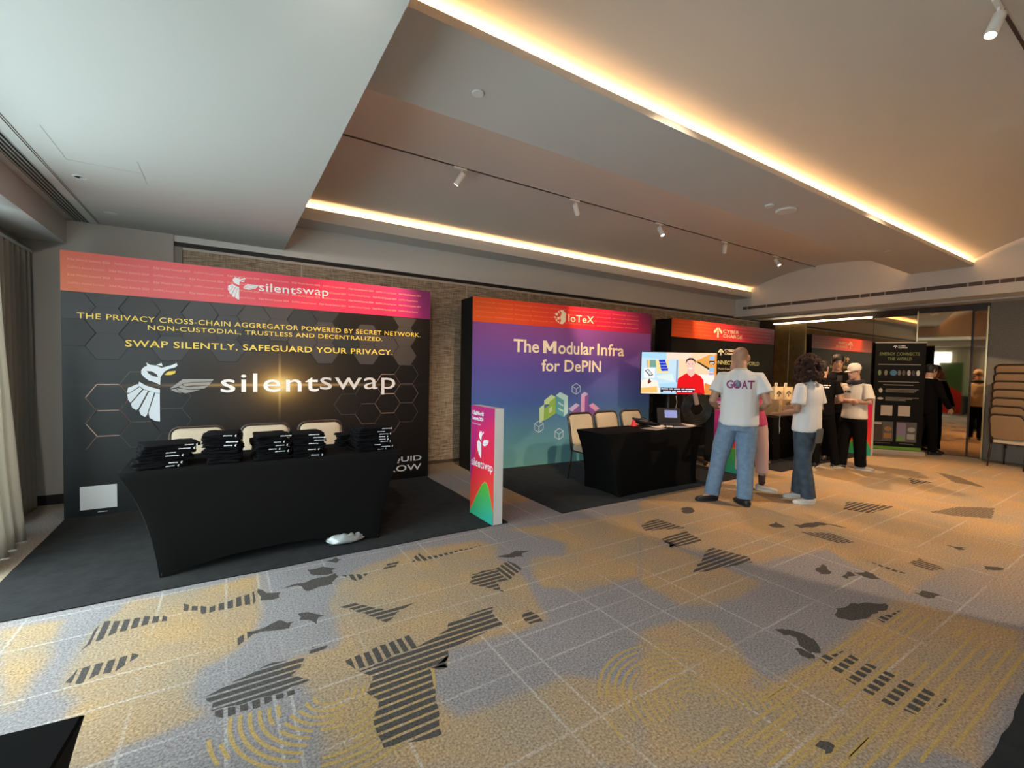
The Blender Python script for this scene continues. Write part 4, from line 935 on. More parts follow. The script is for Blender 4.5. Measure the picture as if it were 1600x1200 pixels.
MB().box(-0.055, 0.115, -0.0075, -0.0055, 0.075, 0.185).build('screen', mat('laptop_screen', (0.02, 0.02, 0.03), 0.3, emit=0.55, ecol=(0.42, 0.45, 0.85)), lid)
# black handbag lying on the table
mb = MB(); P = []
for i, (x, z, r) in enumerate(((-0.20, 0.10, 0.016), (-0.15, 0.075, 0.035), (-0.07, 0.055, 0.045), (0.02, 0.038, 0.036), (0.10, 0.024, 0.022), (0.17, 0.014, 0.012))): P.append(((x, 0, z), r))
bg = thing('handbag', 'slumped black bag lying on the middle table beside the red cone', 'bag', (4.83, 4.20, ZM), math.radians(-12))
mb.tube([p for p, r in P], [r for p, r in P], 12, caps='round'); o = mb.build('body', mat('black_leather', (0.012, 0.011, 0.012), 0.35), bg, smooth=True)
for v in o.data.vertices: v.co.z = max(0.001, v.co.z); v.co.y *= 1.6
MB().tube([(-0.16, -0.05, 0.09), (-0.10, -0.07, 0.12), (-0.02, -0.06, 0.09), (0.03, -0.05, 0.05)], 0.006, 6).build('strap', MATS['black_leather'], bg, smooth=True)
cone = thing('small_cone', 'small red cone on the middle table', 'cone', (4.64, 4.24, ZM))
MB().lathe([(0.042, 0), (0.040, 0.006), (0.012, 0.095), (0.004, 0.112)], seg=18).build('body', mat('red_plastic', (0.75, 0.02, 0.03), 0.4), cone, smooth=True)
MB().box(-0.045, 0.045, -0.045, 0.045, 0, 0.004).build('foot', MATS['red_plastic'], cone)
pp = [mat('paper_white', (0.72, 0.68, 0.62), 0.7), mat('paper_grey', (0.30, 0.27, 0.27), 0.6), mat('paper_blue', (0.22, 0.25, 0.36), 0.6)]
def flyer(x, y, rz, w, d, m, label, curl=0.0, z=0.0):
    mb = MB(); n = 6; rg = []
    for i in range(n + 1):
        u = i / n - 0.5; zz = curl * (2 * u) ** 2
        rg.append([(u * w, -d / 2, zz), (u * w, d / 2, zz), (u * w, d / 2, zz + 0.0015), (u * w, -d / 2, zz + 0.0015)])
    mb.rings(rg); o = mb.build('flyer', m); o.location = (x, y, ZM + z); o.rotation_euler = (0, 0, rz)
    return tag(o, label, 'flyer', 'papers on the middle table')
flyer(4.68, 3.93, 0.25, 0.30, 0.21, pp[1], 'dark printed flyer at the front edge of the middle table')
flyer(4.83, 4.02, -0.5, 0.21, 0.15, pp[0], 'crumpled pale paper beside the black bag', 0.018, 0.001)
flyer(4.98, 3.92, 0.8, 0.16, 0.08, pp[0], 'small folded pale slip in front of the laptop', 0.012)
flyer(5.12, 3.90, -0.2, 0.26, 0.17, pp[2], 'bluish booklet in front of the laptop')
flyer(5.33, 3.88, 0.15, 0.20, 0.10, pp[0], 'white leaflet at the right of the middle table', 0.006)
flyer(5.43, 4.02, 0.1, 0.14, 0.2, pp[0], 'white leaflet near the right end of the middle table', 0.004)
cup = thing('small_cup', 'small pale green paper cup behind the booklet', 'cup', (5.43, 4.22, ZM))
MB().lathe([(0.022, 0), (0.030, 0.045), (0.028, 0.045), (0.02, 0.006)], seg=16).build('body', mat('cup_green', (0.50, 0.55, 0.36), 0.6), cup, smooth=True)
MB().lathe([(0.0302, 0.043), (0.0315, 0.045), (0.0302, 0.047)], seg=16).build('rim', pp[0], cup)

# ------------------------------------------------------------------ television on its stand
tv = thing('television', 'wall-size television on a black stand showing a presenter in a red shirt', 'television', (6.35, 4.86, 0.0), math.radians(-33.5))
TW, THt, TZ = 0.63, 0.357, 1.47
MB().box(-TW, TW, 0.0, 0.045, TZ - THt, TZ + THt).build('bezel', blk, tv, bevel=0.006)
def em(name, c, s=1.0): return mat('screen_' + name, (0, 0, 0), 0.5, emit=s * 0.8, ecol=S2L(c), spec=0.2)
scr = MB().box(-TW + 0.012, TW - 0.012, -0.002, 0.0, TZ - THt + 0.015, TZ + THt - 0.012).build('screen', em('sky', (175, 220, 245), 1.0), tv)
def tvp(pts, m, layer, name='picture_piece'):
    P = [(-TW + 0.012 + (x - 205) / 1195 * (2 * TW - 0.024), TZ - THt + 0.015 + (890 - y) / 675 * (2 * THt - 0.027)) for x, y in pts]
    MB().prism_xz(P, -0.002 - 0.0006 * layer, -0.002).build(name, m, scr)
def ell(cx, cy, rx, ry, n=18): return [(cx + rx * math.cos(2 * PI * k / n), cy + ry * math.sin(2 * PI * k / n)) for k in range(n)]
tvp([(800, 215), (1400, 215), (1400, 890), (800, 890)], em('peach', (255, 215, 175)), 1)
tvp([(600, 215), (1000, 215), (1000, 330), (600, 330)], em('cream', (250, 225, 205)), 1)
tvp([(205, 300), (780, 340), (780, 700), (205, 760)], em('pale', (200, 228, 245)), 1)
tvp([(760, 340), (785, 340), (785, 700), (760, 700)], em('mull', (150, 165, 190)), 2)
tvp([(285, 345), (430, 345), (440, 460), (295, 460)], em('shelf', (120, 165, 150)), 2)
tvp([(295, 345), (335, 345), (335, 460), (300, 460)], em('yel', (250, 205, 130)), 3)
tvp([(430, 340), (640, 340), (640, 545), (450, 550)], em('yel2', (250, 225, 150)), 2)
for k in range(4): tvp([(475 + 12 * k, 338 + 46 * k), (580 + 16 * k, 335 + 46 * k), (590 + 14 * k, 375 + 46 * k), (490 + 12 * k, 380 + 46 * k)], em('blue', (20, 60, 215)), 3)
tvp(rrect(245, 420, 475, 635, 14), em('card', (245, 250, 250)), 3)
tvp([(258, 515), (315, 488), (398, 585), (340, 610)], em('phone', (70, 75, 85)), 4); tvp([(275, 515), (312, 500), (380, 575), (345, 592)], em('phone2', (220, 225, 225)), 5)
tvp([(205, 680), (300, 640), (470, 680), (520, 890), (205, 890)], em('desk', (250, 240, 225)), 2); tvp([(205, 800), (460, 770), (470, 870), (205, 880)], em('orange', (245, 195, 110)), 3)
tvp([(310, 700), (330, 640), (370, 700), (320, 735)], em('brown', (110, 50, 45)), 3)
tvp([(440, 600), (700, 560), (740, 690), (480, 640)], em('shine', (225, 240, 235)), 2)
tvp([(1060, 350), (1280, 240), (1400, 260), (1400, 560), (1290, 480), (1080, 365)], em('stair', (235, 165, 80)), 2); tvp([(1070, 360), (1110, 355), (1290, 460), (1280, 490)], em('stairdark', (60, 40, 30)), 3)
tvp([(1100, 560), (1370, 560), (1370, 760), (1230, 740)], em('bright', (255, 240, 230)), 2); tvp([(1220, 700), (1400, 760), (1400, 890), (1220, 880)], em('floor', (230, 140, 60)), 3); tvp([(1370, 230), (1400, 230), (1400, 890), (1370, 890)], em('edge', (240, 150, 70)), 3)
tvp([(770, 890), (790, 640), (860, 590), (930, 545), (1060, 545), (1150, 590), (1200, 660), (1225, 890)], em('red', (235, 15, 25)), 4)
tvp([(940, 480), (1050, 480), (1055, 560), (1000, 610), (935, 555)], em('neck', (240, 195, 175)), 5)
tvp(ell(990, 400, 68, 100), em('face', (245, 200, 180)), 6); tvp([(908, 400), (915, 330), (960, 297), (1020, 297), (1060, 335), (1065, 390), (1045, 350), (990, 325), (935, 345)], em('hair', (65, 35, 35)), 7)
tvp([(950, 460), (1020, 455), (1005, 478), (970, 480)], em('smile', (250, 235, 230)), 7)
for ex in (960, 1015): tvp(ell(ex, 395, 8, 5, 8), em('hair', (65, 35, 35)), 7)
for y0 in (262, 450): tvp([(1285, y0), (1362, y0), (1362, y0 + 68), (1285, y0 + 68)], em('code', (150, 195, 245)), 4)
tvp([(1280, 342), (1370, 342), (1370, 385), (1345, 405), (1340, 385), (1280, 385)], em('bubble', (25, 20, 25)), 4); tvp([(1290, 366), (1360, 366), (1360, 380), (1290, 380)], em('bubblew', (235, 235, 245)), 5); tvp([(1280, 535), (1365, 535), (1365, 570), (1280, 570)], em('lilac', (190, 170, 215)), 4)
tvp([(520, 788), (1075, 788), (1040, 862), (520, 862)], em('cap', (28, 20, 40)), 8)
for yy, xs_ in ((800, (530, 640, 660, 720, 735, 830, 850, 900, 915, 1065)), (838, (560, 690, 705, 760, 775, 850, 865, 950, 960, 1025))):
    for k in range(0, 10, 2): tvp([(xs_[k], yy), (xs_[k + 1], yy), (xs_[k + 1], yy + 18), (xs_[k], yy + 18)], em('capw', (240, 235, 245)), 9, 'caption_word')
for s in (-1, 1):
    MB().tube([(s * 0.13, 0.085, 0.06), (s * 0.13, 0.085, 1.62)], 0.02, 10).build('pole', blk, tv, smooth=True)
    MB().box(s * 0.36 - 0.03, s * 0.36 + 0.03, -0.33, 0.33, 0.03, 0.06).build('foot_rail', blk, tv)
    for yy in (-0.3, 0.3): MB().lathe([(0.02, 0.0), (0.028, 0.012), (0.02, 0.03)], (s * 0.36, yy, 0.0), 12).build('caster', blk, tv)
MB().box(-0.36, 0.36, 0.06, 0.11, 0.03, 0.075).build('cross_bar', blk, tv)
MB().box(-0.2, 0.2, 0.045, 0.085, 1.33, 1.60).build('mount_plate', blk, tv)
MB().box(-0.26, 0.26, -0.06, 0.14, 0.58, 0.60).build('tray', blk, tv)
# coils of cable hanging from the stand
cab = mat('cable_black', (0.022, 0.023, 0.018), 0.25)
for k in range(7):
    R_ = 0.105 + 0.023 * k
    pts = [(R_ * math.sin(2 * PI * i / 36) , 0.012 * math.sin(3 * 2 * PI * i / 36), -0.24 + R_ * 1.08 * math.cos(2 * PI * i / 36)) for i in range(36)]
    o = MB().tube(pts, 0.0075, 8, closed=True).build('cable_loop', cab, None, smooth=True)
    o.location = (6.36 + 0.26 * 0.834, 4.86 - 0.26 * 0.552 - 0.055, 1.13); o.rotation_euler = (0, 0, math.radians(-33.5))
    tag(o, 'thick dark cable loop hanging coiled below the television, %s of the coil' % ['innermost', 'second innermost', 'third innermost', 'middle', 'third outermost', 'second outermost', 'outermost'][k], 'cable', 'coiled cable below the television')
o = MB().box(-0.035, 0.035, -0.02, 0.02, -0.10, 0.10).build('power_adapter', mat('adapter_pinkgrey', (0.30, 0.21, 0.19), 0.5), None, bevel=0.01)
o.location = (6.46, 4.60, 1.06); o.rotation_euler = (0, math.radians(-14), math.radians(-33.5)); tag(o, 'pinkish grey power adapter hanging inside the coiled cable', 'adapter')
o = MB().tube([(0.0, 0, 1.10), (0.015, -0.01, 1.0), (-0.01, -0.01, 0.9), (0.012, 0, 0.8), (0.0, 0.0, 0.64), (0.03, 0, 0.611)], 0.005, 6).build('white_cord', mat('cord_white', (0.40, 0.38, 0.34), 0.5), None, smooth=True)
o.location = (6.26, 4.83, 0.0); tag(o, 'thin pale cord hanging below the television', 'cord')

# ------------------------------------------------------------------ arrow booth props
card = mat('carton_brown', (0.40, 0.28, 0.15), 0.7, noise_amt=0.12, noise_scale=30); bagw = mat('bag_cream', (0.72, 0.58, 0.36), 0.6); inkb = mat('ink_black', (0.01, 0.01, 0.01), 0.6)
BZ = 0.748
bx = thing('carton', 'brown carton with line drawing under the arrow gift bags', 'box', (8.49, 4.29, BZ), -0.2)
MB().box(-0.24, 0.24, -0.15, 0.15, 0, 0.29).build('body', card, bx, bevel=0.003)
MB().box(-0.24, 0.24, -0.025, 0.025, 0.29, 0.2915).build('tape', mat('tape', (0.5, 0.38, 0.2), 0.4), bx)
mb = MB(); cat = [(-0.07, 0.08), (-0.085, 0.20), (-0.04, 0.17), (0.03, 0.17), (0.07, 0.205), (0.065, 0.09), (0.0, 0.06)]
for a, b_ in zip(cat, cat[1:] + cat[:1]):
    a, b_ = Vector(a), Vector(b_); n = (b_ - a).normalized(); n = Vector((-n.y, n.x)) * 0.004; mb.prism_xz([tuple(p) for p in (a + n, b_ + n, b_ - n, a - n)], -0.152, -0.149)
mb.build('drawing', mat('print_tan', (0.72, 0.60, 0.42), 0.6), bx)
for i, (x, y, rz) in enumerate(((8.37, 4.32, -0.2), (8.60, 4.27, -0.2))):
    gbg = thing('gift_bag', ['cream gift bag with black arrow, left of the two on the carton', 'cream gift bag with black arrow, right of the two on the carton'][i], 'bag', (x, y, BZ + 0.292), rz, 'gift bags on the carton')
    mb = MB(); mb.box(-0.105, 0.105, -0.06, 0.06, 0, 0.22); mb.build('body', bagw, gbg, bevel=0.002)
    mb = MB()
    for p in arrow(-0.055, 0.055, 0.045, 0.15): mb.prism_xz(p, -0.0615, -0.0595)
    mb.build('arrow_logo', inkb, gbg)
    for q in range(4):
        xx = -0.07 + q * 0.045
        MB().prism_xz([(xx - 0.012, 0.21), (xx + 0.014, 0.21), (xx + 0.022, 0.285 - 0.01 * (q % 2)), (xx - 0.004, 0.30)], -0.03 + 0.02 * (q % 3), -0.026 + 0.02 * (q % 3)).build('tissue', [MATS['paper_white'], inkb][q % 2], gbg)
ds = thing('display_case', 'black display case with white charger inside, below the television', 'display', (6.98, 4.36, 0.0), math.radians(-20))
MB().box(-0.2, 0.2, 0.0, 0.3, 0.0, 0.10).build('plinth', blk, ds); MB().box(-0.2, 0.2, 0.28, 0.30, 0.10, 0.80).build('back', blk, ds); MB().box(-0.2, 0.2, 0.0, 0.3, 0.80, 0.82).build('top', blk, ds)
for s in (-1, 0, 1): MB().box(s * 0.19 - 0.008, s * 0.19 + 0.008, 0.0, 0.28, 0.10, 0.80).build('divider', mat('graphite', (0.03, 0.03, 0.03), 0.35), ds)
MB().box(-0.182, 0.182, 0.01, 0.28, 0.44, 0.455).build('shelf', MATS['graphite'], ds)
ch = thing('charger', 'white charger unit standing in the black display case', 'charger', (7.05, 4.42, 0.457), math.radians(-20))
MB().box(-0.035, 0.035, -0.02, 0.02, 0, 0.16).build('body', white_pl, ch, bevel=0.012); MB().box(-0.012, 0.012, -0.022, -0.019, 0.05, 0.12).build('panel', inkb, ch)
o = MB().box(-0.09, 0.09, -0.012, 0.012, 0, 0.03).build('floor_label', mat('label_grey', (0.32, 0.30, 0.27), 0.5), None); o.location = (7.55, 4.02, 0.008); o.rotation_euler = (0, 0, -0.2); tag(o, 'small pale name plate on the rug of the arrow booth', 'sign')

# ------------------------------------------------------------------ roll-up banner
rb = thing('rollup_banner', 'black roll-up banner reading Energy Connects The World on a silver base', 'banner', (10.565, 3.625, 0.0), math.atan2(3.02 - 3.625, 11.06 - 10.565))
RW, RH = 0.79, 2.12
alu = mat('aluminium', (0.62, 0.58, 0.52), 0.35, 0.7)
MB().prism_xz([(0, 0)] * 0 + [(-0.02, 0.0), (RW + 0.02, 0.0), (RW + 0.01, 0.085), (-0.01, 0.085)], -0.10, 0.10).build('base', alu, rb, bevel=0.006)
sheet = MB().box(0, RW, -0.004, 0.0, 0.085, RH).build('printed_sheet', mat('banner_black', (0.004, 0.004, 0.004), 0.5, spec=0.2), rb)
MB().box(-0.005, RW + 0.005, -0.012, 0.012, RH, RH + 0.02).build('top_rail', alu, rb); MB().tube([(RW / 2, 0.03, 0.08), (RW / 2, 0.03, RH)], 0.008, 8).build('pole', alu, rb)
def on_sheet(mb, name, m): return mb.build(name, m, sheet, fix=False)
mb = MB(); mb.box(0.01, RW - 0.01, -0.006, -0.004, 0.09, 0.145); on_sheet(mb, 'green_band', mat('print_band_green', (0.12, 0.26, 0.02), 0.5))
mb = MB()
for p in arrow(0.28, 0.345, 2.025, 2.075): mb.prism_xz(p, -0.006, -0.004)
add_text(mb, 'CYBER', 0.355, 0.47, 2.055, 2.078, -0.006, 0.02); add_text(mb, 'CHARGE', 0.355, 0.50, 2.022, 2.045, -0.006, 0.02); on_sheet(mb, 'wordmark', rim_white)
mb = MB(); add_text(mb, 'ENERGY CONNECTS', 0.07, 0.69, 1.885, 1.945, -0.006, 0.008, 1.05); add_text(mb, 'THE WORLD', 0.20, 0.575, 1.79, 1.85, -0.006, 0.008, 1.05); on_sheet(mb, 'headline', mat('print_dim_olive', (0.22, 0.25, 0.09), 0.5))
mb = MB(); mb.box(0.05, 0.72, -0.006, -0.004, 1.705, 1.722)
for k in range(3): mb.box(0.19, 0.70 - 0.03 * k, -0.006, -0.004, 1.235 - 0.025 * k, 1.248 - 0.025 * k); mb.box(0.19, 0.71 - 0.1 * k, -0.006, -0.004, 1.075 - 0.025 * k, 1.088 - 0.025 * k)
mb.box(0.06, 0.70, -0.006, -0.004, 1.375, 1.390); mb.box(0.15, 0.62, -0.006, -0.004, 1.315, 1.333); mb.box(0.06, 0.30, -0.006, -0.004, 0.20, 0.208); mb.box(0.44, 0.66, -0.006, -0.004, 0.20, 0.208)
o = on_sheet(mb, 'text_lines', mat('print_dim_grey', (0.20, 0.19, 0.18), 0.5)); o['kind'] = 'stuff'
cols = [(0.16, 0.22, 0.10), (0.20, 0.18, 0.12), (0.05, 0.16, 0.30), (0.12, 0.12, 0.11), (0.10, 0.07, 0.05), (0.42, 0.42, 0.40), (0.06, 0.05, 0.05), (0.62, 0.62, 0.58)]
for k, (c, x) in enumerate(zip(cols, (0.08, 0.18, 0.30, 0.39, 0.46, 0.54, 0.61, 0.68))):
    mb = MB(); mb.prism_xz(ell(x, 1.555, 0.026 if k not in (2,) else 0.055, 0.055, 14), -0.006 - 0.0004 * k, -0.004); on_sheet(mb, 'picture_piece', mat('banner_picture_%d' % k, c, 0.5))
for z, w_, h_ in ((1.215, 0.03, 0.045), (1.06, 0.05, 0.022)):
    mb = MB(); mb.prism_xz(ell(0.11, z, w_, h_, 14), -0.006, -0.004); on_sheet(mb, 'picture_piece', mat('print_soft_white', (0.50, 0.48, 0.46), 0.5))
for x in (0.125, 0.40):
    mb = MB(); mb.box(x, x + 0.185, -0.006, -0.004, 0.735, 0.93); on_sheet(mb, 'blank_label', mat('print_code_grey', (0.42, 0.36, 0.30), 0.6))
for x, c1, c2 in ((0.02, (0.05, 0.035, 0.025), (0.30, 0.14, 0.05)), (0.385, (0.20, 0.16, 0.24), (0.14, 0.26, 0.07))):
    mb = MB(); mb.box(x, x + 0.315, -0.0055, -0.004, 0.24, 0.62); on_sheet(mb, 'picture_frame', mat('print_frame_grey', (0.09, 0.085, 0.08), 0.5))
    mb = MB(); mb.box(x + 0.01, x + 0.15, -0.0065, -0.005, 0.255, 0.60); on_sheet(mb, 'picture_piece', mat('pic_%d_a' % int(x * 100), c1, 0.5))
    mb = MB(); mb.prism_xz(ell(x + 0.235, 0.48, 0.06, 0.045, 14), -0.007, -0.005); mb.box(x + 0.17, x + 0.29, -0.007, -0.005, 0.30, 0.40); on_sheet(mb, 'picture_piece', mat('pic_%d_b' % int(x * 100), c2 if x < 0.2 else (0.30, 0.30, 0.28), 0.5))
    mb = MB(); mb.box(x + 0.012, x + 0.13, -0.0075, -0.006, 0.255 if x > 0.2 else 0.565, 0.36 if x > 0.2 else 0.60); on_sheet(mb, 'picture_piece', mat('pic_%d_c' % int(x * 100), c2 if x > 0.2 else (0.5, 0.48, 0.45), 0.5))

# ------------------------------------------------------------------ drapes by the window
drape_m = mat('ivory_drape', (0.80, 0.77, 0.71), 0.9, bump=0.2, bump_scale=220)
_nt = drape_m.node_tree; _tr = N(_nt, 'ShaderNodeBsdfTranslucent'); _tr.inputs[0].default_value = (0.7, 0.66, 0.58, 1); _mx = N(_nt, 'ShaderNodeMixShader'); _mx.inputs[0].default_value = 0.35
_nt.links.new(_nt.nodes['Principled BSDF'].outputs[0], _mx.inputs[1]); _nt.links.new(_tr.outputs[0], _mx.inputs[2]); _nt.links.new(_mx.outputs[0], _nt.nodes['Material Output'].inputs[0])
def drape(label, y0, y1, xc, amp, n, flare, z0=0.012, z1=2.56, m=drape_m):
    t = thing('window_drape', label, 'curtain', (xc, (y0 + y1) / 2, 0)); mb = MB(); L = y1 - y0; steps = n * 12
    rows = 14; vs = []; 
    for r in range(rows + 1):
        f = r / rows; z = z0 + (z1 - z0) * f; k = 1 + flare * (1 - f) ** 1.3
        for i in range(steps + 1):
            u = i / steps; ph = u * n * 2 * PI + 0.25 * math.sin(f * 3)
            x = amp * (0.55 + 0.45 * (1 - f)) * math.sin(ph) + 0.012 * noise.noise((u * 9, f * 3, xc)); vs.append((x * k, (u - 0.5) * L * k, z))
    W_ = steps + 1; fs = [(r * W_ + i, r * W_ + i + 1, (r + 1) * W_ + i + 1, (r + 1) * W_ + i) for r in range(rows) for i in range(steps)]
    mb.add(vs, fs); o = mb.build('cloth', m, t, smooth=True); md = o.modifiers.new('thick', 'SOLIDIFY'); md.thickness = 0.004
    MB().box(-0.02, 0.02, -L / 2, L / 2, z1, z1 + 0.03).build('heading_rail', mat('rail_white', (0.6, 0.6, 0.58), 0.5), t)
    return t
drape('ivory floor-length drape at the left edge of the view', 4.62, 5.16, -1.53, 0.07, 5, 0.75)
drape('grey-beige drape hanging in the corner behind the ivory drape', 5.55, 6.42, -1.66, 0.045, 7, 0.0, m=mat('taupe_drape', (0.36, 0.33, 0.28), 0.9, bump=0.2, bump_scale=220))
drape('ivory drape between the two windows', 1.05, 1.75, -1.60, 0.06, 6, 0.03)
drape('ivory drape past the second window, far from the backdrops', -2.5, -1.95, -1.60, 0.06, 5, 0.03)

# ------------------------------------------------------------------ ceiling fittings
rail_m = mat('track_dark', (0.05, 0.035, 0.03), 0.5)
def vz1(y): return 3.79 - (y - 4.55) ** 2 / 8.4
for nm, y, z, lab in (('far', 4.74, vz1(4.74), 'thin dark lighting track along the vault near the back wall'), ('near', 0.85, 3.85, 'thin dark lighting track along the vault above the camera')):
    tr = thing('lighting_track', lab, 'track', (X_STEP, y, z - 0.001)); L = X_HEAD - X_STEP
    MB().box(0, L, -0.009, 0.009, -0.014, 0.0).build('rail', rail_m, tr); MB().box(0, L, -0.016, -0.009, -0.006, 0.0).build('flange', paint, tr); MB().box(0, L, 0.009, 0.016, -0.006, 0.0).build('flange', paint, tr)
def track_lamp(label, x, y, z, target, energy, angle, blend, on=True, col=(1.0, 0.62, 0.34)):
    t = thing('track_spotlight', label, 'spotlight', (x, y, z - 0.015), 0, 'spotlights on the ceiling tracks')
    MB().box(-0.10, 0.06, -0.014, 0.014, -0.02, 0.0).build('adapter', white_pl, t, bevel=0.003)
    d = (Vector(target) - Vector((x, y, z - 0.12))).normalized()
    MB().tube([(0, 0, -0.018), (0, 0, -0.075)], 0.008, 8).build('arm', white_pl, t)
    c = Vector((0, 0, -0.09)); a = c - d * 0.035; b_ = c + d * 0.115
    o = MB().lathe([(0.030, 0.0), (0.034, 0.006), (0.034, 0.150), (0.029, 0.150), (0.027, 0.135)], a, 20, d).build('head', white_pl, t); auto_smooth(o, 40)
    MB().lathe([(0.0265, 0.0), (0.0265, 0.002)], a + d * 0.136, 20, d).build('lens', mat('lamp_lens', (0.9, 0.85, 0.75), 0.3, emit=14 if on else 0, ecol=(1, 0.86, 0.66)), t)
    if on:
        s = spot('track_spot_light', Vector((x, y, z - 0.015)) + a + d * 0.155, target, energy, angle, blend, col, 0.025)
    return t
names = ['first', 'second', 'third', 'fourth', 'fifth']
tg = [((1.35, 5.8, 1.75), 200, 52, 0.7), ((5.45, 5.6, 2.1), 330, 42, 0.8), ((5.9, 2.9, 0.0), 150, 60, 0.6), ((8.6, 5.68, 2.2), 310, 46, 0.8), ((8.7, 2.3, 0.0), 380, 66, 0.6)]
for k in range(5):
    x = 2.27 + 1.685 * k; T, E_, A_, B_ = tg[k]
    track_lamp('white cylinder track spotlight in the far vault, %s from the window side' % names[k], x, 4.74, vz1(4.74), T, E_, A_, B_)
track_lamp('white cylinder track spotlight glowing at the top right corner of the view', 4.09, 0.85, 3.85, (2.6, 1.6, 0.0), 30, 60, 0.8)
track_lamp('added track spotlight beyond the right edge of the view, for the carpet light edge', 7.2, 0.85, 3.85, (7.91, 2.04, 0.0), 330, 111, 0.03, col=(1.0, 0.70, 0.43))  # added unseen lamp, its hard cone draws the light edge on the carpet
track_lamp('added fill spotlight out of view above the camera, aimed at the violet backdrop', 2.4, 0.85, 3.85, (4.1, 5.7, 0.95), 560, 40, 1.0, col=(1.0, 0.74, 0.48))  # added out of view to brighten the middle backdrop
track_lamp('added fill spotlight beyond the frame, aimed at the black arrow backdrop', 5.8, 0.85, 3.85, (8.6, 5.7, 0.95), 560, 38, 1.0, col=(1.0, 0.70, 0.42))  # added out of view to brighten the right backdrop
# slot diffusers
def slot(name, label, x0, x1, y0, y1, z, n, m, axis):
    t = thing(name, label, 'vent', ((x0 + x1) / 2, (y0 + y1) / 2, z))
    return t
t = thing('slot_diffuser', 'long linear air slot in the low ceiling along the window side', 'vent', (-1.235, 2.5, Z_LOW))
w = 0.205
MB().box(-w / 2, w / 2, -4.0, 3.96, -0.003, -0.0005).build('backing', mat('slot_dark', (0.03, 0.028, 0.026), 0.7), t)
for k in range(5):
    xx = -w / 2 + 0.012 + k * 0.027; MB().box(xx, xx + 0.010, -4.0, 3.96, -0.010, -0.002).build('blade', mat('slot_grey', (0.42, 0.43, 0.42), 0.5), t)
MB().box(w / 2 - 0.075, w / 2 - 0.012, -4.0, 3.96, -0.009, -0.002).build('border', paint, t); MB().box(w / 2 - 0.006, w / 2, -4.0, 3.96, -0.006, -0.002).build('border', paint, t)
t = thing('slot_diffuser', 'long linear air slot in the header above the mirror wall', 'vent', (X_HEAD, 3.0, 3.055))
MB().box(-0.003, -0.0005, -6.5, 3.30, -0.036, 0.036).build('backing', mat('slot_brown', (0.10, 0.075, 0.065), 0.7), t)
for s in (-1, 1): MB().box(-0.006, 0.001, -6.5, 3.30, s * 0.036 - 0.003, s * 0.036 + 0.003).build('border', paint, t)
rr = random.Random(5); yy = 3.2
while yy > -2:
    MB().box(-0.004, -0.001, yy - 0.012 - 0.02 * rr.random(), yy, -0.033, 0.033).build('fin', mat('fin_grey', (0.36, 0.32, 0.29), 0.5), t); yy -= 0.12 + 0.45 * rr.random()
# discs on ceilings
def disc(label, x, y, z, r, h, name='ceiling_speaker', cat='detector'):
    t = thing(name, label, cat, (x, y, z))
    MB().lathe([(r, 0.0), (r, -h * 0.6), (r * 0.9, -h), (0.001, -h)], seg=28).build('cover', white_pl, t); MB().lathe([(r * 1.06, 0.0), (r * 1.06, -0.003), (r, -0.003)], seg=28).build('rim', mat('rim_grey', (0.5, 0.5, 0.5), 0.5), t)
    return t
disc('round white cover on the beam nearest the window side', 1.436, 2.765, 3.352, 0.042, 0.010)
disc('small round white detector on the beam', 5.053, 2.751, 3.352, 0.05, 0.02, 'smoke_detector')
disc('wider round white speaker cover on the beam beside the small detector', 5.36, 2.733, 3.352, 0.11, 0.02)
disc('faint flat disc on the beam towards the mirror wall', 8.3, 2.75, 3.352, 0.05, 0.006)
disc('faint flat disc in the low ceiling near the window corner', -0.96, 5.91, Z_LOW, 0.06, 0.004)
dl = thing('downlight', 'small recessed downlight in the low ceiling above the window corner', 'downlight', (-0.985, 4.93, Z_LOW))
MB().lathe([(0.045, 0.0), (0.045, -0.004), (0.034, -0.004), (0.030, 0.0)], seg=24).build('ring', white_pl, dl); MB().lathe([(0.030, -0.001), (0.030, -0.003)], seg=20).build('lens', mat('dl_dark', (0.02, 0.02, 0.02), 0.2), dl)
MB().box(0.004, 0.026, -0.01, 0.01, -0.006, -0.003).build('glint_patch', white_pl, dl)  # white patch standing in for a glint on the unlit lens
def added_downlight(label, x, y, target, energy):  # unseen lamps added to brighten the left backdrop
    t = thing('downlight', label, 'downlight', (x, y, Z_LOW))
    MB().lathe([(0.055, 0.0), (0.055, -0.004), (0.044, -0.004), (0.040, 0.0)], seg=24).build('ring', white_pl, t); MB().lathe([(0.040, -0.001), (0.040, -0.003)], seg=20).build('lens', mat('added_dl_lens', (0.9, 0.9, 0.85), 0.3, emit=10, ecol=(1, 0.94, 0.86)), t)
    spot('added_downlight_spot', (x, y, Z_LOW - 0.012), target, energy, 70, 1.0, (1.0, 0.93, 0.86), 0.04)
added_downlight('added fill downlight overhead out of view, nearer the window', -0.985, 1.3, (-0.3, 5.8, 1.2), 170)
added_downlight('added fill downlight overhead out of view, nearer the vault', 0.25, 1.3, (1.2, 5.8, 1.3), 190)
o = MB().box(0, 0.42, 0, 0.004, -0.0015, 0.0).build('access_line', mat('seam_grey', (0.45, 0.47, 0.46), 0.7), ceil); o.location = (-0.98, 4.55, Z_LOW)
o = MB().box(0, 0.003, 0, 0.55, -0.0015, 0.0).build('access_line', MATS['seam_grey'], ceil); o.location = (-0.98, 4.0, Z_LOW)
o = MB().box(0, 0.003, 0, 0.5, -0.0015, 0.0).build('access_line', MATS['seam_grey'], ceil); o.location = (-0.55, 4.3, Z_LOW)

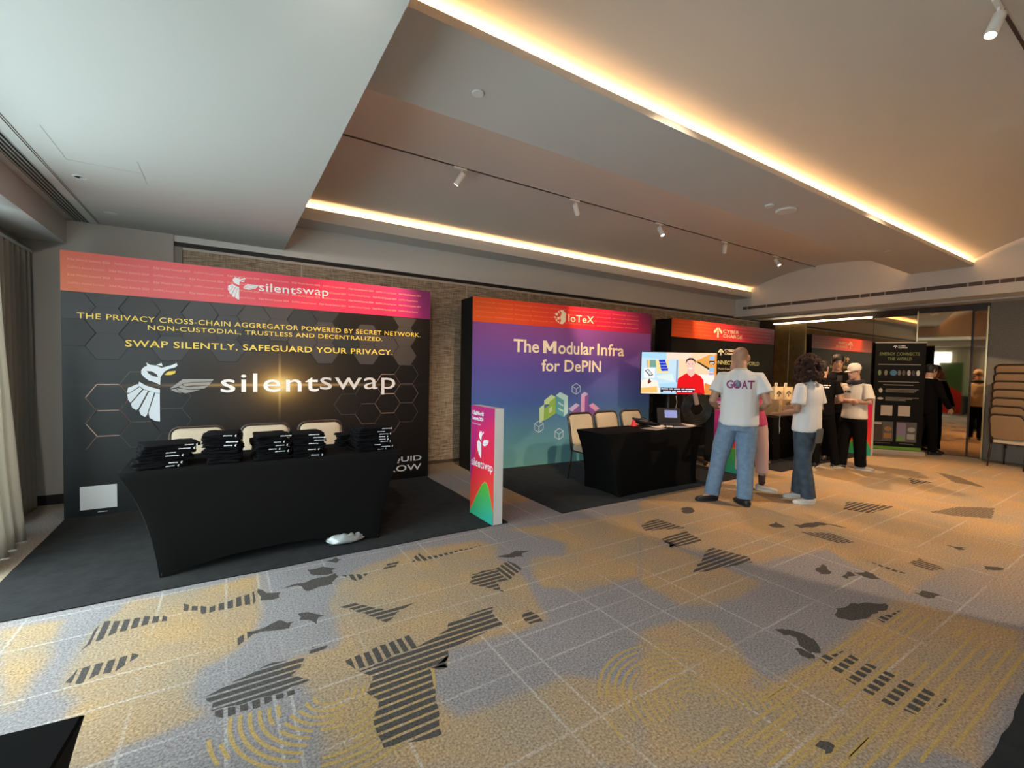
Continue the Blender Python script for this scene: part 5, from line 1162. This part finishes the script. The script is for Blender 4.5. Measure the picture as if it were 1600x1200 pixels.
# free-standing banner near the windows, met in the mirror
fb = thing('standing_banner', 'red and green banner by the window, seen in the angled mirror leaf', 'banner', (-1.22, 1.45, 0.0))
MB().box(-0.09, 0.09, -0.02, 0.72, 0.0, 0.05).build('base', alu, fb, bevel=0.005)
fs_ = MB().box(-0.004, 0.004, 0.0, 0.70, 0.05, 2.05).build('printed_sheet', mat('banner_green', (0.08, 0.24, 0.06), 0.5), fb)
mb = MB(); mb.add([(0.0045, 0.0, 0.06), (0.0045, 0.70, 0.06), (0.0045, 0.70, 1.42), (0.0045, 0.40, 1.15), (0.0045, 0.0, 0.86)], [(0, 1, 2, 3, 4)]); mb.build('red_field', mat('banner_red', (0.75, 0.02, 0.02), 0.5), fs_, fix=False)
MB().box(-0.01, 0.01, -0.005, 0.705, 2.05, 2.07).build('top_rail', alu, fb)

# ------------------------------------------------------------------ people
def fuse(mb, voxel=0.008, smooth=3, wrinkle=0.0, wscale=(6, 6, 3.2), seed=0.0):
    """one continuous skin from overlapping closed volumes"""
    me = mb.mesh('tmp', []); bm = bmesh.new(); bm.from_mesh(me); bmesh.ops.recalc_face_normals(bm, faces=bm.faces); bm.to_mesh(me); bm.free()
    ob = bpy.data.objects.new('tmp', me); COL.objects.link(ob)
    r = ob.modifiers.new('r', 'REMESH'); r.mode = 'VOXEL'; r.voxel_size = voxel
    if smooth:
        s = ob.modifiers.new('s', 'SMOOTH'); s.factor = 0.5; s.iterations = smooth
    dg = bpy.context.evaluated_depsgraph_get(); out = bpy.data.meshes.new_from_object(ob.evaluated_get(dg))
    bpy.data.objects.remove(ob); bpy.data.meshes.remove(me)
    if wrinkle:
        out.update()
        nr = [v.normal.copy() for v in out.vertices]
        for v, n in zip(out.vertices, nr):
            c = v.co; q = Vector((c.x * wscale[0] + seed, c.y * wscale[1], c.z * wscale[2]))
            d = noise.noise(q) * 0.6 + noise.noise(q * 2.3) * 0.45 + (1 - abs(noise.noise(q * 1.6 + Vector((5, 2, 9)))) * 2.2) * 0.35
            v.co = c + n * d * wrinkle
    out.polygons.foreach_set('use_smooth', [True] * len(out.polygons))
    return out
HEAD = [(-0.118, 0.022, 0.026, -0.040), (-0.105, 0.040, 0.044, -0.036), (-0.080, 0.054, 0.062, -0.026), (-0.045, 0.063, 0.079, -0.012), (0.0, 0.070, 0.090, 0.0), (0.04, 0.0735, 0.096, 0.004), (0.075, 0.068, 0.088, 0.007), (0.100, 0.050, 0.066, 0.009), (0.115, 0.022, 0.030, 0.010)]
def head_rings(k=1.0, z_from=-1.0, tilt=0.0, add=0.0):
    R = []
    for z, rx, ry, yo in HEAD:
        if z < z_from: continue
        R.append([((rx * k + add) * math.cos(2 * PI * i / 20), yo + (ry * k + add) * math.sin(2 * PI * i / 20), z * k + add * (1 if z > .09 else 0) + tilt * max(0, (ry * math.sin(2 * PI * i / 20))) * -1) for i in range(20)])
    return R
def person(label, loc, rz, height, skin, shirt, trousers, shoe, J=None, feet=None, head=(0, 0, 0), hands=None, hair=None, sleeve=0.62, build=1.0, leg_r=1.0, hem=0.86, pant_end=1.0, sock=None, sole=None, face=True, lean=(0, 0), torso_k=1.0, head_k=1.0, head_dz=0.0):
    t = thing('person', label, 'person', loc, rz)
    s = height / 1.75
    Rz = Matrix.Rotation(-rz, 3, 'Z'); L0 = Vector(loc)
    def w2l(p): return Rz @ (Vector(p) - L0) / s
    def dirl(a): return Rz @ Vector((math.cos(a), math.sin(a), 0))
    j = {'shL': (0.185, 0.012, 1.392), 'elL': (0.245, 0.05, 1.14), 'wrL': (0.25, -0.06, 0.90), 'hipL': (0.088, 0.0, 0.92)}
    for k, v in list(j.items()): j[k[:-1] + 'R'] = (-v[0], v[1], v[2])
    j.update(J or {}); j = {k: Vector(v) for k, v in j.items()}
    lx, ly = lean
    def sh(p, z=None):       # lean of the trunk above the hips
        z = p[2] if z is None else z; f = max(0, (z - 0.92) / 0.6); return Vector((p[0] + lx * f, p[1] + ly * f, p[2]))
    for k in ('shL', 'shR', 'elL', 'elR', 'wrL', 'wrR'): j[k] = sh(j[k], 1.4)
    ft = {}
    for side, sg in (('L', 1), ('R', -1)):
        if feet: pos, yaw = feet[side]; a = w2l((pos[0], pos[1], 0)); d = dirl(yaw)
        else: a = Vector((sg * 0.10, 0.03, 0)); d = Vector((sg * 0.18, -1, 0)).normalized()
        a.z = 0.085; ft[side] = (a, d)
    knees = {}
    for side in 'LR':
        h = j['hip' + side]; a, d = ft[side]; k = (h + a) / 2; k.z = 0.49; fwd = (Vector((0, -1, 0)) + d * 0.5).normalized(); knees[side] = k + fwd * 0.025 + Vector((0, 0, 0.0))
    # ---- skin
    mb = MB(); b = build
    ell_ = lambda c, rx, ry: [Vector((c[0] + rx * math.cos(2 * PI * i / 18), c[1] + ry * math.sin(2 * PI * i / 18), c[2])) for i in range(18)]
    mb.rings([ell_(sh((0, y, z)), rx * b, ry * b) for z, rx, ry, y in ((0.86, 0.12, 0.09, 0.0), (0.93, 0.155, 0.105, 0.0), (1.08, 0.13, 0.092, 0.0), (1.26, 0.15, 0.105, 0.0), (1.38, 0.155, 0.085, 0.01), (1.45, 0.085, 0.06, 0.015), (1.50, 0.056, 0.056, 0.012))])
    for side, sg in (('L', 1), ('R', -1)):
        S, E, Wp = j['sh' + side], j['el' + side], j['wr' + side]
        mb.tube([S, S.lerp(E, 0.4), E, E.lerp(Wp, 0.35), Wp], [0.046 * b, 0.046 * b, 0.038 * b, 0.039 * b, 0.026], 10, caps='round')
        H, K, (A, d) = j['hip' + side], knees[side], ft[side]
        mb.tube([H, H.lerp(K, 0.5), K, K.lerp(A, 0.35), A], [0.080 * b, 0.068 * b, 0.050, 0.050, 0.035], 10, caps='round')
        mb.tube([A, A + d * 0.10 - Vector((0, 0, 0.05))], [0.035, 0.028], 8, caps='round')
        # hand
        hd = (hands or {}).get(side); fd = (Wp - E).normalized()
        pn = Vector(hd['normal']).normalized() if hd and 'normal' in hd else Vector((sg, 0, 0)); curl = hd['curl'] if hd else 0.35
        if hd and 'dir' in hd: fd = Vector(hd['dir']).normalized()
        pn = (pn - fd * pn.dot(fd)).normalized(); sd = fd.cross(pn) * (1 if sg > 0 else -1)
        kn = []
        for q in range(4):
            o_ = (q - 1.5) * 0.019; p0 = Wp + sd * o_ * 0.6; p1 = Wp + fd * (0.088 - 0.004 * abs(q - 1)) + sd * o_
            mb.tube([p0, p1], [0.0125, 0.0115], 8, caps='round'); kn.append(p1)
        for q in range(4):
            ln = (0.070, 0.080, 0.075, 0.058)[q]; p = kn[q]; ang = 0; pts = [p]
            for seg_ in (0.45, 0.32, 0.23):
                ang += curl * 0.8; dd = fd * math.cos(ang) - pn * math.sin(ang); p = p + dd * ln * seg_; pts.append(p)
            mb.tube(pts, [0.0098, 0.0094, 0.0088, 0.0078], 8, caps='round')
        tb = Wp + fd * 0.025 - sd * 0.026; th = (fd * 0.75 - sd * 0.6 - pn * 0.25).normalized()
        mb.tube([tb, tb + th * 0.038, tb + th * 0.05 + (fd - pn * curl).normalized() * 0.028], [0.0125, 0.011, 0.009], 8, caps='round')
    HM = Matrix.Translation(sh((head[2], -0.012, 1.520 + head_dz), 1.5)) @ Matrix.Rotation(head[0], 4, 'Z') @ Matrix.Rotation(head[1], 4, 'X') @ Matrix.Scale(head_k, 4) @ Matrix.Translation((0, -0.012, 0.118))
    hp = lambda p: HM @ Vector(p)
    nb = sh((0, 0.015, 1.44), 1.44)
    mb.tube([nb, hp((0, 0.022, -0.06))], [0.064 * head_k, 0.060 * head_k], 12, caps='round')
    mb.rings([[hp(p) for p in r] for r in head_rings()])
    mb.tube([hp((0, -0.086, 0.012)), hp((0, -0.108, -0.026)), hp((0, -0.096, -0.040))], [0.008, 0.0135, 0.009], 8, caps='round')
    for sg in (-1, 1):
        mb.tube([hp((sg * 0.010, -0.088, -0.034)), hp((sg * 0.014, -0.086, -0.037))], 0.007, 6, caps='round')
        mb.tube([hp((sg * 0.014, -0.086, 0.026)), hp((sg * 0.046, -0.074, 0.028))], [0.008, 0.007], 6, caps='round')
        R = []
        for q in range(7): a = PI * q / 6 - PI / 2; R.append(hp((sg * (0.071 + 0.012 * math.cos(a)), 0.012 + 0.008 * math.cos(a), 0.0 + 0.031 * math.sin(a))))
        mb.tube(R, [0.007, 0.009, 0.0095, 0.010, 0.0105, 0.0105, 0.008], 8, caps='round')
    mb.tube([hp((-0.020, -0.086, -0.062)), hp((0.020, -0.086, -0.062))], 0.008, 8, caps='round'); mb.tube([hp((-0.012, -0.074, -0.103)), hp((0.012, -0.074, -0.103))], 0.014, 8, caps='round')
    for i in range(len(mb.v)): mb.v[i] = tuple(Vector(mb.v[i]) * s)
    me = fuse(mb, 0.0075, 2); me.materials.append(skin); link_mesh('body', me, t)
    S_ = lambda mbb: [mbb.v.__setitem__(i, tuple(Vector(v) * s)) for i, v in enumerate(mbb.v)]
    if face:
        eyem = mat('eye_dark', (0.02, 0.014, 0.012), 0.25); lipm = mat('lip_rose', (0.32, 0.12, 0.09), 0.5); brow = mat('brow_dark', (0.02, 0.014, 0.01), 0.8)
        for sg in (-1, 1):
            m_ = MB(); m_.ball(hp((sg * 0.031, -0.083, 0.008)), (0.013, 0.006, 0.006), 10, 6); S_(m_); m_.build('eye', eyem, t, smooth=True)
            m_ = MB(); m_.tube([hp((sg * 0.014, -0.096, 0.032)), hp((sg * 0.034, -0.090, 0.037)), hp((sg * 0.052, -0.078, 0.030))], [0.004, 0.0045, 0.003], 6, caps='round'); S_(m_); m_.build('eyebrow', brow, t, smooth=True)
        m_ = MB(); m_.tube([hp((-0.024, -0.086, -0.062)), hp((0, -0.096, -0.063)), hp((0.024, -0.086, -0.062))], [0.003, 0.006, 0.003], 8, caps='round'); S_(m_); m_.build('lips', lipm, t, smooth=True)
    # ---- shirt
    mb = MB(); tk = torso_k
    mb.rings([ell_(sh((0, y, z)), rx * b * tk, ry * b * tk) for z, rx, ry, y in ((hem, 0.185, 0.140, 0.0), (hem + 0.03, 0.190, 0.145, 0.0), (1.0, 0.182, 0.138, 0.002), (1.15, 0.178, 0.132, 0.004), (1.28, 0.186, 0.132, 0.006), (1.37, 0.186, 0.116, 0.012), (1.425, 0.150, 0.088, 0.016), (1.455, 0.105, 0.070, 0.018), (1.475, 0.073, 0.064, 0.016))])
    for side, sg in (('L', 1), ('R', -1)):
        S, E, Wp = j['sh' + side], j['el' + side], j['wr' + side]; inn = Vector((S.x * 0.5, S.y, S.z + 0.004))
        if sleeve <= 1.0:
            e_ = S.lerp(E, sleeve); dn = Vector((0, 0, 0.002)); mb.tube([inn + dn, S + dn, S.lerp(E, sleeve * 0.5) + dn * 0.5, e_], [0.052 * b, 0.062 * b, 0.070 * b, 0.078 * b], 14)
        else:
            mb.tube([inn, S, S.lerp(E, 0.5), E, E.lerp(Wp, 0.5), Wp - (Wp - E).normalized() * 0.01], [0.060 * b, 0.070 * b, 0.064 * b, 0.056 * b, 0.048 * b, 0.038], 12)
    S_(mb); me = fuse(mb, 0.010, 4, 0.007 * s, (7, 7, 4), loc[0] * 3); me.materials.append(shirt); so = link_mesh('shirt', me, t)
    m_ = MB(); nk = sh((0, 0.014, 1.474), 1.47); m_.tube([nk + Vector((0.070 * math.cos(a), 0.063 * math.sin(a), 0.0 + 0.012 * math.sin(a))) for a in [2 * PI * i / 20 for i in range(20)]], 0.0065, 6, closed=True); S_(m_); m_.build('collar', shirt, so, smooth=True)
    # ---- trousers
    mb = MB()
    mb.rings([ell_(sh((0, 0, z)), rx * b, ry * b) for z, rx, ry in ((0.80, 0.168, 0.128), (0.88, 0.175, 0.130), (0.97, 0.165, 0.122), (1.02, 0.158, 0.116))])
    for side in 'LR':
        H, K, (A, d) = j['hip' + side], knees[side], ft[side]; A2 = K.lerp(A, pant_end); A2 = A2 - Vector((0, 0, 0.02)) if pant_end >= 1 else A2
        mb.tube([H + Vector((0, 0, 0.02)), H.lerp(K, 0.35), H.lerp(K, 0.75), K, K.lerp(A2, 0.5), A2], [0.095 * b, 0.094 * b * leg_r ** .5, 0.084 * b * leg_r, 0.078 * leg_r, 0.074 * leg_r, 0.072 * leg_r], 14)
    S_(mb); me = fuse(mb, 0.010, 4, 0.006 * s, (7, 7, 5), loc[1] * 5); me.materials.append(trousers); link_mesh('trousers', me, t)
    # ---- shoes
    for side in 'LR':
        A, d = ft[side]; n = Vector((-d.y, d.x, 0)); base_ = Vector((A.x, A.y, 0)); R = []
        for u, w_, h_ in ((-0.078, 0.020, 0.045), (-0.070, 0.032, 0.075), (-0.03, 0.038, 0.092), (0.02, 0.040, 0.090), (0.07, 0.044, 0.066), (0.12, 0.048, 0.052), (0.16, 0.043, 0.043), (0.185, 0.026, 0.030)):
            c = base_ + d * u; R.append([c + n * w_ * math.cos(a) * (1 if math.sin(a) < 0.3 else 0.86) + Vector((0, 0, 0.004 + h_ * (0.5 + 0.5 * math.sin(a)) if math.sin(a) > -0.5 else 0.006)) for a in [2 * PI * q / 14 for q in range(14)]])
        mb = MB(); mb.rings(R); S_(mb); o = mb.build('shoe', shoe, t, smooth=True)
        R = []
        for k in (0.0, 0.022): R.append([base_ + d * (0.053 + 0.135 * math.cos(a)) + n * (0.047 + 0.004 * math.cos(a)) * math.sin(a) + Vector((0, 0, k)) for a in [2 * PI * q / 22 for q in range(22)]])
        mb = MB(); mb.rings(R); S_(mb); mb.build('sole', sole or shoe, o)
        if sock is not None:
            mb = MB(); mb.tube([A + Vector((0, 0, -0.01)), A.lerp(knees[side], 0.12), A.lerp(knees[side], 0.30)], [0.040, 0.041, 0.046], 12); S_(mb); mb.build('sock', sock, t, smooth=True)
    # ---- hair
    if hair:
        kind, hm = hair
        mb = MB()
        if kind == 'short':
            R = []
            for z, rx, ry, yo in HEAD[3:]:
                ring = []
                for i in range(22):
                    a = 2 * PI * i / 22; sy = math.sin(a); zz = z
                    if z < 0.05: zz = z + (0.052 - z) * max(0, -sy + 0.15) * 0.9
                    ring.append(hp(((rx + 0.010) * math.cos(a), yo + 0.004 + (ry + 0.008) * sy, zz + (0.012 if z > 0.07 else 0))))
                R.append(ring)
            mb.rings(R); S_(mb); me = fuse(mb, 0.007, 2, 0.006 * s, (40, 40, 40), 1)
        else:
            rr_ = random.Random(11); mb.rings([[hp((p[0] * 1.12, p[1] * 1.05 + 0.02, p[2] * 1.05 + 0.008)) for p in r] for r in head_rings(1.0, -0.05)])
            for _ in range(420):
                a = rr_.uniform(0, 2 * PI); q = rr_.uniform(-1.0, 1.0); z = 0.0 + q * (0.145 if q > 0 else 0.185)
                f = math.sqrt(max(0.05, 1 - max(0, q) ** 2)); sy = math.sin(a)
                if sy < -0.55 and z < 0.06: continue
                wd = 1.0 + 0.12 * max(0, -q); p = ((0.130 * f * wd) * math.cos(a), 0.034 + 0.132 * f * sy * wd, z)
                mb.ball(hp(p), rr_.uniform(0.016, 0.027), 8, 6)
            S_(mb); me = fuse(mb, 0.0075, 1, 0.005 * s, (45, 45, 45), 2)
        me.materials.append(hm); link_mesh('hair', me, t)
    return t, so, hp, s, j
skinA = mat('skin_tan', (0.42, 0.235, 0.15), 0.5, noise_amt=0.06, noise_scale=14); skinB = mat('skin_light', (0.50, 0.29, 0.20), 0.5, noise_amt=0.06, noise_scale=14)
skinT = mat('skin_tattooed', (0.36, 0.20, 0.125), 0.5, noise_amt=0.10, noise_scale=20)
tee_white = mat('tee_white', (0.70, 0.70, 0.71), 0.85, bump=0.1, bump_scale=300); tee_cream = mat('tee_cream', (0.70, 0.64, 0.55), 0.85); tee_black = mat('tee_black', (0.0045, 0.004, 0.0042), 0.9, spec=0.15)
denim = mat('denim_light', (0.15, 0.23, 0.34), 0.85, noise_amt=0.14, noise_scale=22, bump=0.15, bump_scale=400); denim_d = mat('denim_dark', (0.045, 0.068, 0.095), 0.85, noise_amt=0.3, noise_scale=14, bump=0.15, bump_scale=400)
blacktr = mat('trousers_black', (0.0045, 0.004, 0.004), 0.9, spec=0.15); pinkc = mat('cotton_pink', (0.62, 0.40, 0.36), 0.85); magc = mat('cotton_magenta', (0.55, 0.06, 0.16), 0.85); suit = mat('suit_black', (0.0035, 0.003, 0.0032), 0.9, spec=0.12)
shoe_b = mat('shoe_black', (0.012, 0.012, 0.013), 0.55); shoe_w = mat('shoe_white', (0.72, 0.69, 0.64), 0.55); hair_b = mat('hair_black', (0.010, 0.007, 0.006), 0.6); hair_c = mat('hair_auburn', (0.026, 0.0085, 0.006), 0.75, spec=0.25); sock_d = mat('sock_brown', (0.06, 0.03, 0.025), 0.9)
RD = math.atan2(-0.534, 0.845)          # heading of image-right on the floor
LEFT = RD + PI

def wrap_print(so, verts, faces, origin, ux, n, m, name, s=1.0, offset=0.004):
    """lay a flat print on the cloth: verts (u, v) metres, thrown along -n onto the shirt"""
    bv = BVHTree.FromPolygons([v.co for v in so.data.vertices], [tuple(p.vertices) for p in so.data.polygons])
    bm = bmesh.new(); vv = [bm.verts.new((u, v, 0)) for u, v in verts]
    for f in faces:
        try: bm.faces.new([vv[i] for i in f])
        except ValueError: pass
    bmesh.ops.triangulate(bm, faces=bm.faces); bmesh.ops.subdivide_edges(bm, edges=[e for e in bm.edges if e.calc_length() > 0.02], cuts=1, use_grid_fill=False)
    bmesh.ops.triangulate(bm, faces=bm.faces)
    n = Vector(n).normalized(); ux = Vector(ux).normalized(); uz = Vector((0, 0, 1)); origin = Vector(origin)
    for v in bm.verts:
        p = origin + ux * v.co.x + uz * v.co.y + n * 0.6; h = bv.ray_cast(p, -n)
        v.co = (h[0] + n * offset) if h[0] is not None else (origin + ux * v.co.x + uz * v.co.y)
    me = bpy.data.meshes.new(name); bm.to_mesh(me); bm.free(); me.materials.append(m); return link_mesh(name, me, so)
def text_uv(body, w, h, bold=0.0, x0=None):
    vs, fs = text_geo(body, bold, 3); ax = min(v[0] for v in vs); bx_ = max(v[0] for v in vs); ay = min(v[1] for v in vs); by = max(v[1] for v in vs)
    x0 = -w / 2 if x0 is None else x0
    return [(x0 + (v[0] - ax) / (bx_ - ax) * w, -h / 2 + (v[1] - ay) / (by - ay) * h) for v in vs], fs

# bald man seen from behind
th = math.radians(124)
t, so, hp, s, j = person('bald man from behind in white shirt lettered GOAT, light blue jeans and black shoes', (5.02, 3.0, 0), th, 1.82, skinA, tee_white, denim, shoe_b,
    J={'elL': (0.275, 0.06, 1.12), 'wrL': (0.23, -0.16, 1.04), 'elR': (-0.275, 0.06, 1.12), 'wrR': (-0.20, -0.17, 1.02)}, feet={'L': ((4.80, 3.17), LEFT + 0.15), 'R': ((4.96, 2.86), math.radians(62))}, head=(0.1, 0.10, 0), hands={'L': {'normal': (0, 0, -1), 'curl': 0.5}, 'R': {'normal': (0, 0, -1), 'curl': 0.5}}, build=1.08, leg_r=1.12, face=True, head_k=1.06, head_dz=-0.04)
plum = mat('print_plum', (0.26, 0.035, 0.14), 0.7)
for ch_, x0, w_ in (('G', -0.145, 0.070), ('A', 0.008, 0.062), ('T', 0.070, 0.072)):
    vs, fs = text_uv(ch_, w_, 0.095, 0.03, -x0 - w_); vs = [(x0 + (a - (-x0 - w_)), b_) for a, b_ in vs]
    wrap_print(so, vs, fs, (0, 0.0, 1.315 * s), (-1, 0, 0), (0, 1, 0), plum, 'shirt_letter')
wrap_print(so, [(-0.036 + 0.042 * math.cos(2 * PI * k / 24), 0.048 * math.sin(2 * PI * k / 24)) for k in range(24)], [tuple(range(24))], (0, 0, 1.315 * s), (-1, 0, 0), (0, 1, 0), plum, 'shirt_letter')
wrap_print(so, [(-0.032 + 0.031 * math.cos(2 * PI * k / 20), 0.006 + 0.036 * math.sin(2 * PI * k / 20)) for k in range(20)], [tuple(range(20))], (0, 0, 1.315 * s), (-1, 0, 0), (0, 1, 0), mat('print_globe', (0.16, 0.18, 0.25), 0.7, noise_amt=0.8, noise_scale=30), 'globe_print', offset=0.006)

# person in pink behind the bald man
person('person in pink behind the bald man, pale shoes and dark socks', (5.75, 3.26, 0), math.radians(-62), 1.68, skinB, magc, pinkc, mat('shoe_cream', (0.55, 0.50, 0.42), 0.6),
    feet={'L': ((5.79, 3.12), RD - 0.55), 'R': ((5.74, 3.37), LEFT + 1.0)}, head=(0.25, 0.05, -0.05), lean=(-0.15, 0), J={'elL': (0.21, 0.05, 1.14), 'wrL': (0.10, -0.14, 1.05), 'elR': (-0.22, 0.05, 1.14), 'wrR': (-0.08, -0.16, 1.06)}, hair=None, leg_r=1.1, pant_end=0.62, sock=sock_d, sole=shoe_w)

# curly-haired person
th = math.radians(178)
t, so, hp, s, j = person('curly-haired person in white shirt and dark jeans reaching out a tattooed arm', (5.74, 2.60, 0), th, 1.69, skinT, tee_white, denim_d, shoe_w,
    J={'elL': (0.27, 0.02, 1.12), 'wrL': (0.19, -0.22, 1.06), 'elR': (-0.24, 0.03, 1.13), 'wrR': (-0.12, -0.19, 1.12)}, feet={'L': ((5.70, 2.53), LEFT + 0.05), 'R': ((5.86, 2.72), LEFT + 0.0)}, head=(-0.5, 0.08, 0), hands={'L': {'normal': (0, 0, 1), 'curl': 0.35, 'dir': (-0.1, -1, 0.02)}}, hair=('curly', hair_c), leg_r=1.12, sleeve=0.75)
m_ = MB(); m_.prism_xz(rrect(-0.065, 0.065, -0.09, 0.08, 0.025), -0.008, 0.008); o = m_.build('pocket', mat('denim_grey', (0.085, 0.09, 0.085), 0.85), t, bevel=0.004); o.location = (0.02, 0.150, 0.80); o.rotation_euler = (0.08, 0, PI)
m_ = MB(); m_.tube([(0.20, -0.20, 1.02), (0.20, -0.205, 0.90), (0.185, -0.21, 0.83), (0.20, -0.20, 0.79), (0.21, -0.19, 0.83), (0.19, -0.20, 0.86)], 0.0035, 6); m_.build('dangling_cord', mat('cord_cream', (0.6, 0.56, 0.48), 0.6), t, smooth=True)

# man in black from behind, part of the far group
t, so, hp, s, j = person('man in black with white back lettering, standing behind the curly-haired person', (8.13, 3.48, 0), math.atan2(0.92, -0.38), 1.70, skinB, tee_black, blacktr, shoe_b,
    J={'elL': (0.25, 0.0, 1.12), 'wrL': (0.20, -0.2, 1.15), 'elR': (-0.26, 0.04, 1.12), 'wrR': (-0.18, -0.18, 1.08)}, feet={'R': ((8.27, 3.30), RD + 0.2), 'L': ((8.05, 3.50), RD + 0.8)}, head=(-0.5, 0.05, 0), hair=('short', hair_b), sole=shoe_w, leg_r=0.95)
for zz, w_ in ((1.365, 0.19), (1.330, 0.16)):
    vs = []; fs = []
    x = -w_ / 2; q = 0
    while x < w_ / 2:
        l = 0.035 + 0.012 * (q % 3); b0 = len(vs); vs += [(x, -0.008), (min(x + l, w_ / 2), -0.008), (min(x + l, w_ / 2), 0.008), (x, 0.008)]; fs.append((b0, b0 + 1, b0 + 2, b0 + 3)); x += l + 0.008; q += 1
    wrap_print(so, vs, fs, (-0.02, 0, zz * s), (-1, 0, 0), (0, 1, 0), rim_white, 'back_lettering')
# dark-haired man looking down at a phone
t, so, hp, s, j = person('dark-haired man in black looking down at a phone between the two others', (8.93, 3.60, 0), math.radians(-66), 1.84, skinB, tee_black, blacktr, shoe_b,
    J={'elL': (0.25, 0.03, 1.14), 'wrL': (0.05, -0.22, 1.28), 'elR': (-0.25, 0.03, 1.14), 'wrR': (-0.10, -0.22, 1.20)}, head=(0.15, 0.26, 0), hair=('short', hair_b), hands={'L': {'normal': (0, 1, 0.3), 'curl': 0.9}})
o = MB().box(-0.037, 0.037, -0.004, 0.004, -0.07, 0.07).build('phone', blk, None, bevel=0.004)
pw = (Matrix.Translation((8.93, 3.60, 0)) @ Matrix.Rotation(math.radians(-66), 4, 'Z')) @ (Vector((0.03, -0.315, 1.36)) * s); o.location = pw; o.rotation_euler = (math.radians(-35), 0, math.radians(-66)); tag(o, 'black phone held by the dark-haired man looking down', 'phone')
# man in white cap with folded arms
t, so, hp, s, j = person('man in white cap and cream shirt with folded arms and a dark neck pillow', (8.42, 3.13, 0), math.atan2(-0.92, -0.30), 1.65, skinB, tee_cream, blacktr, mat('shoe_stone', (0.42, 0.38, 0.30), 0.6),
    J={'elL': (0.27, -0.03, 1.14), 'wrL': (-0.02, -0.20, 1.17), 'elR': (-0.26, -0.03, 1.13), 'wrR': (0.06, -0.17, 1.14)}, feet={'L': ((8.46, 3.03), RD - 0.5), 'R': ((8.36, 3.26), LEFT + 0.2)}, head=(-0.15, 0.08, 0), hands={'L': {'normal': (0, -1, 0), 'curl': 0.4}, 'R': {'normal': (0, -1, 0), 'curl': 0.4}}, sole=shoe_w, leg_r=1.15, build=1.06, sleeve=0.8)
capm = mat('cap_cream', (0.78, 0.68, 0.60), 0.8); mb = MB(); R = []
for z, rx, ry, yo in HEAD[4:]:
    R.append([hp(((rx + 0.012) * math.cos(a), yo + (ry + 0.011) * math.sin(a), z + 0.026 + (0.01 if z > .09 else 0))) * s for a in [2 * PI * i / 22 for i in range(22)]])
mb.rings(R); capo = mb.build('cap', capm, t, smooth=True)
mb = MB(); R = []
for k, zz in ((0, 0.0), (1, 0.004)): R.append([hp((0.068 * math.cos(a), -0.070 - 0.085 * math.sin(a), 0.030 - 0.02 * math.sin(a) + zz)) * s for a in [PI * i / 14 for i in range(15)]])
mb.rings(R); mb.build('cap_brim', capm, capo, smooth=True)
mb = MB(); mb.tube([Vector((0.095 * math.cos(a), 0.0 + 0.09 * math.sin(a), 1.475 + 0.012 * math.sin(a))) * s for a in [math.radians(-75 + 330 * i / 18) for i in range(19)]], 0.034, 12, caps='round'); mb.build('neck_pillow', mat('pillow_dark', (0.02, 0.018, 0.024), 0.8), t, smooth=True)
mb = MB(); mb.tube([hp((sg * 0.0, -0.098, 0.008)) * s for sg in (0,)] + [hp((0.031, -0.094, 0.008)) * s, hp((0.062, -0.075, 0.010)) * s, hp((0.080, 0.0, 0.012)) * s], 0.0028, 6); mb.tube([hp((0.0, -0.098, 0.008)) * s, hp((-0.031, -0.094, 0.008)) * s, hp((-0.062, -0.075, 0.010)) * s, hp((-0.080, 0.0, 0.012)) * s], 0.0028, 6); mb.build('glasses', blk, t)
vs, fs = [], []
for (a, b_, c_, d_) in ((-0.085, -0.05, -0.012, 0.014), (-0.04, 0.02, 0.002, 0.016), (-0.04, 0.035, -0.016, -0.002)): b0 = len(vs); vs += [(a, c_), (b_, c_), (b_, d_), (a, d_)]; fs.append((b0, b0 + 1, b0 + 2, b0 + 3))
wrap_print(so, vs, fs, (0.0, 0, 1.31 * s), (1, 0, 0), (0, -1, 0), inkb, 'chest_print')
# walking man in a dark suit by the mirror
t, so, hp, s, j = person('man in dark suit walking past the mirror behind the roll-up banner', (11.29, 3.04, 0), RD + PI / 2, 1.72, skinB, suit, suit, shoe_b,
    J={'elL': (0.26, 0.10, 1.13), 'wrL': (0.25, -0.02, 0.90), 'elR': (-0.25, -0.06, 1.13), 'wrR': (-0.20, -0.24, 0.92)}, feet={'L': ((11.17, 3.16), RD), 'R': ((11.42, 2.95), RD)}, head=(0, 0.12, 0), hair=('short', hair_b), sleeve=1.5, lean=(0, -0.04))
MB().tube([Vector((0.062 * math.cos(a), 0.010 - 0.04 + 0.056 * math.sin(a), 1.492)) * s for a in [2 * PI * i / 18 for i in range(18)]], 0.010, 6, closed=True).build('shirt_collar', tee_white, t, smooth=True)
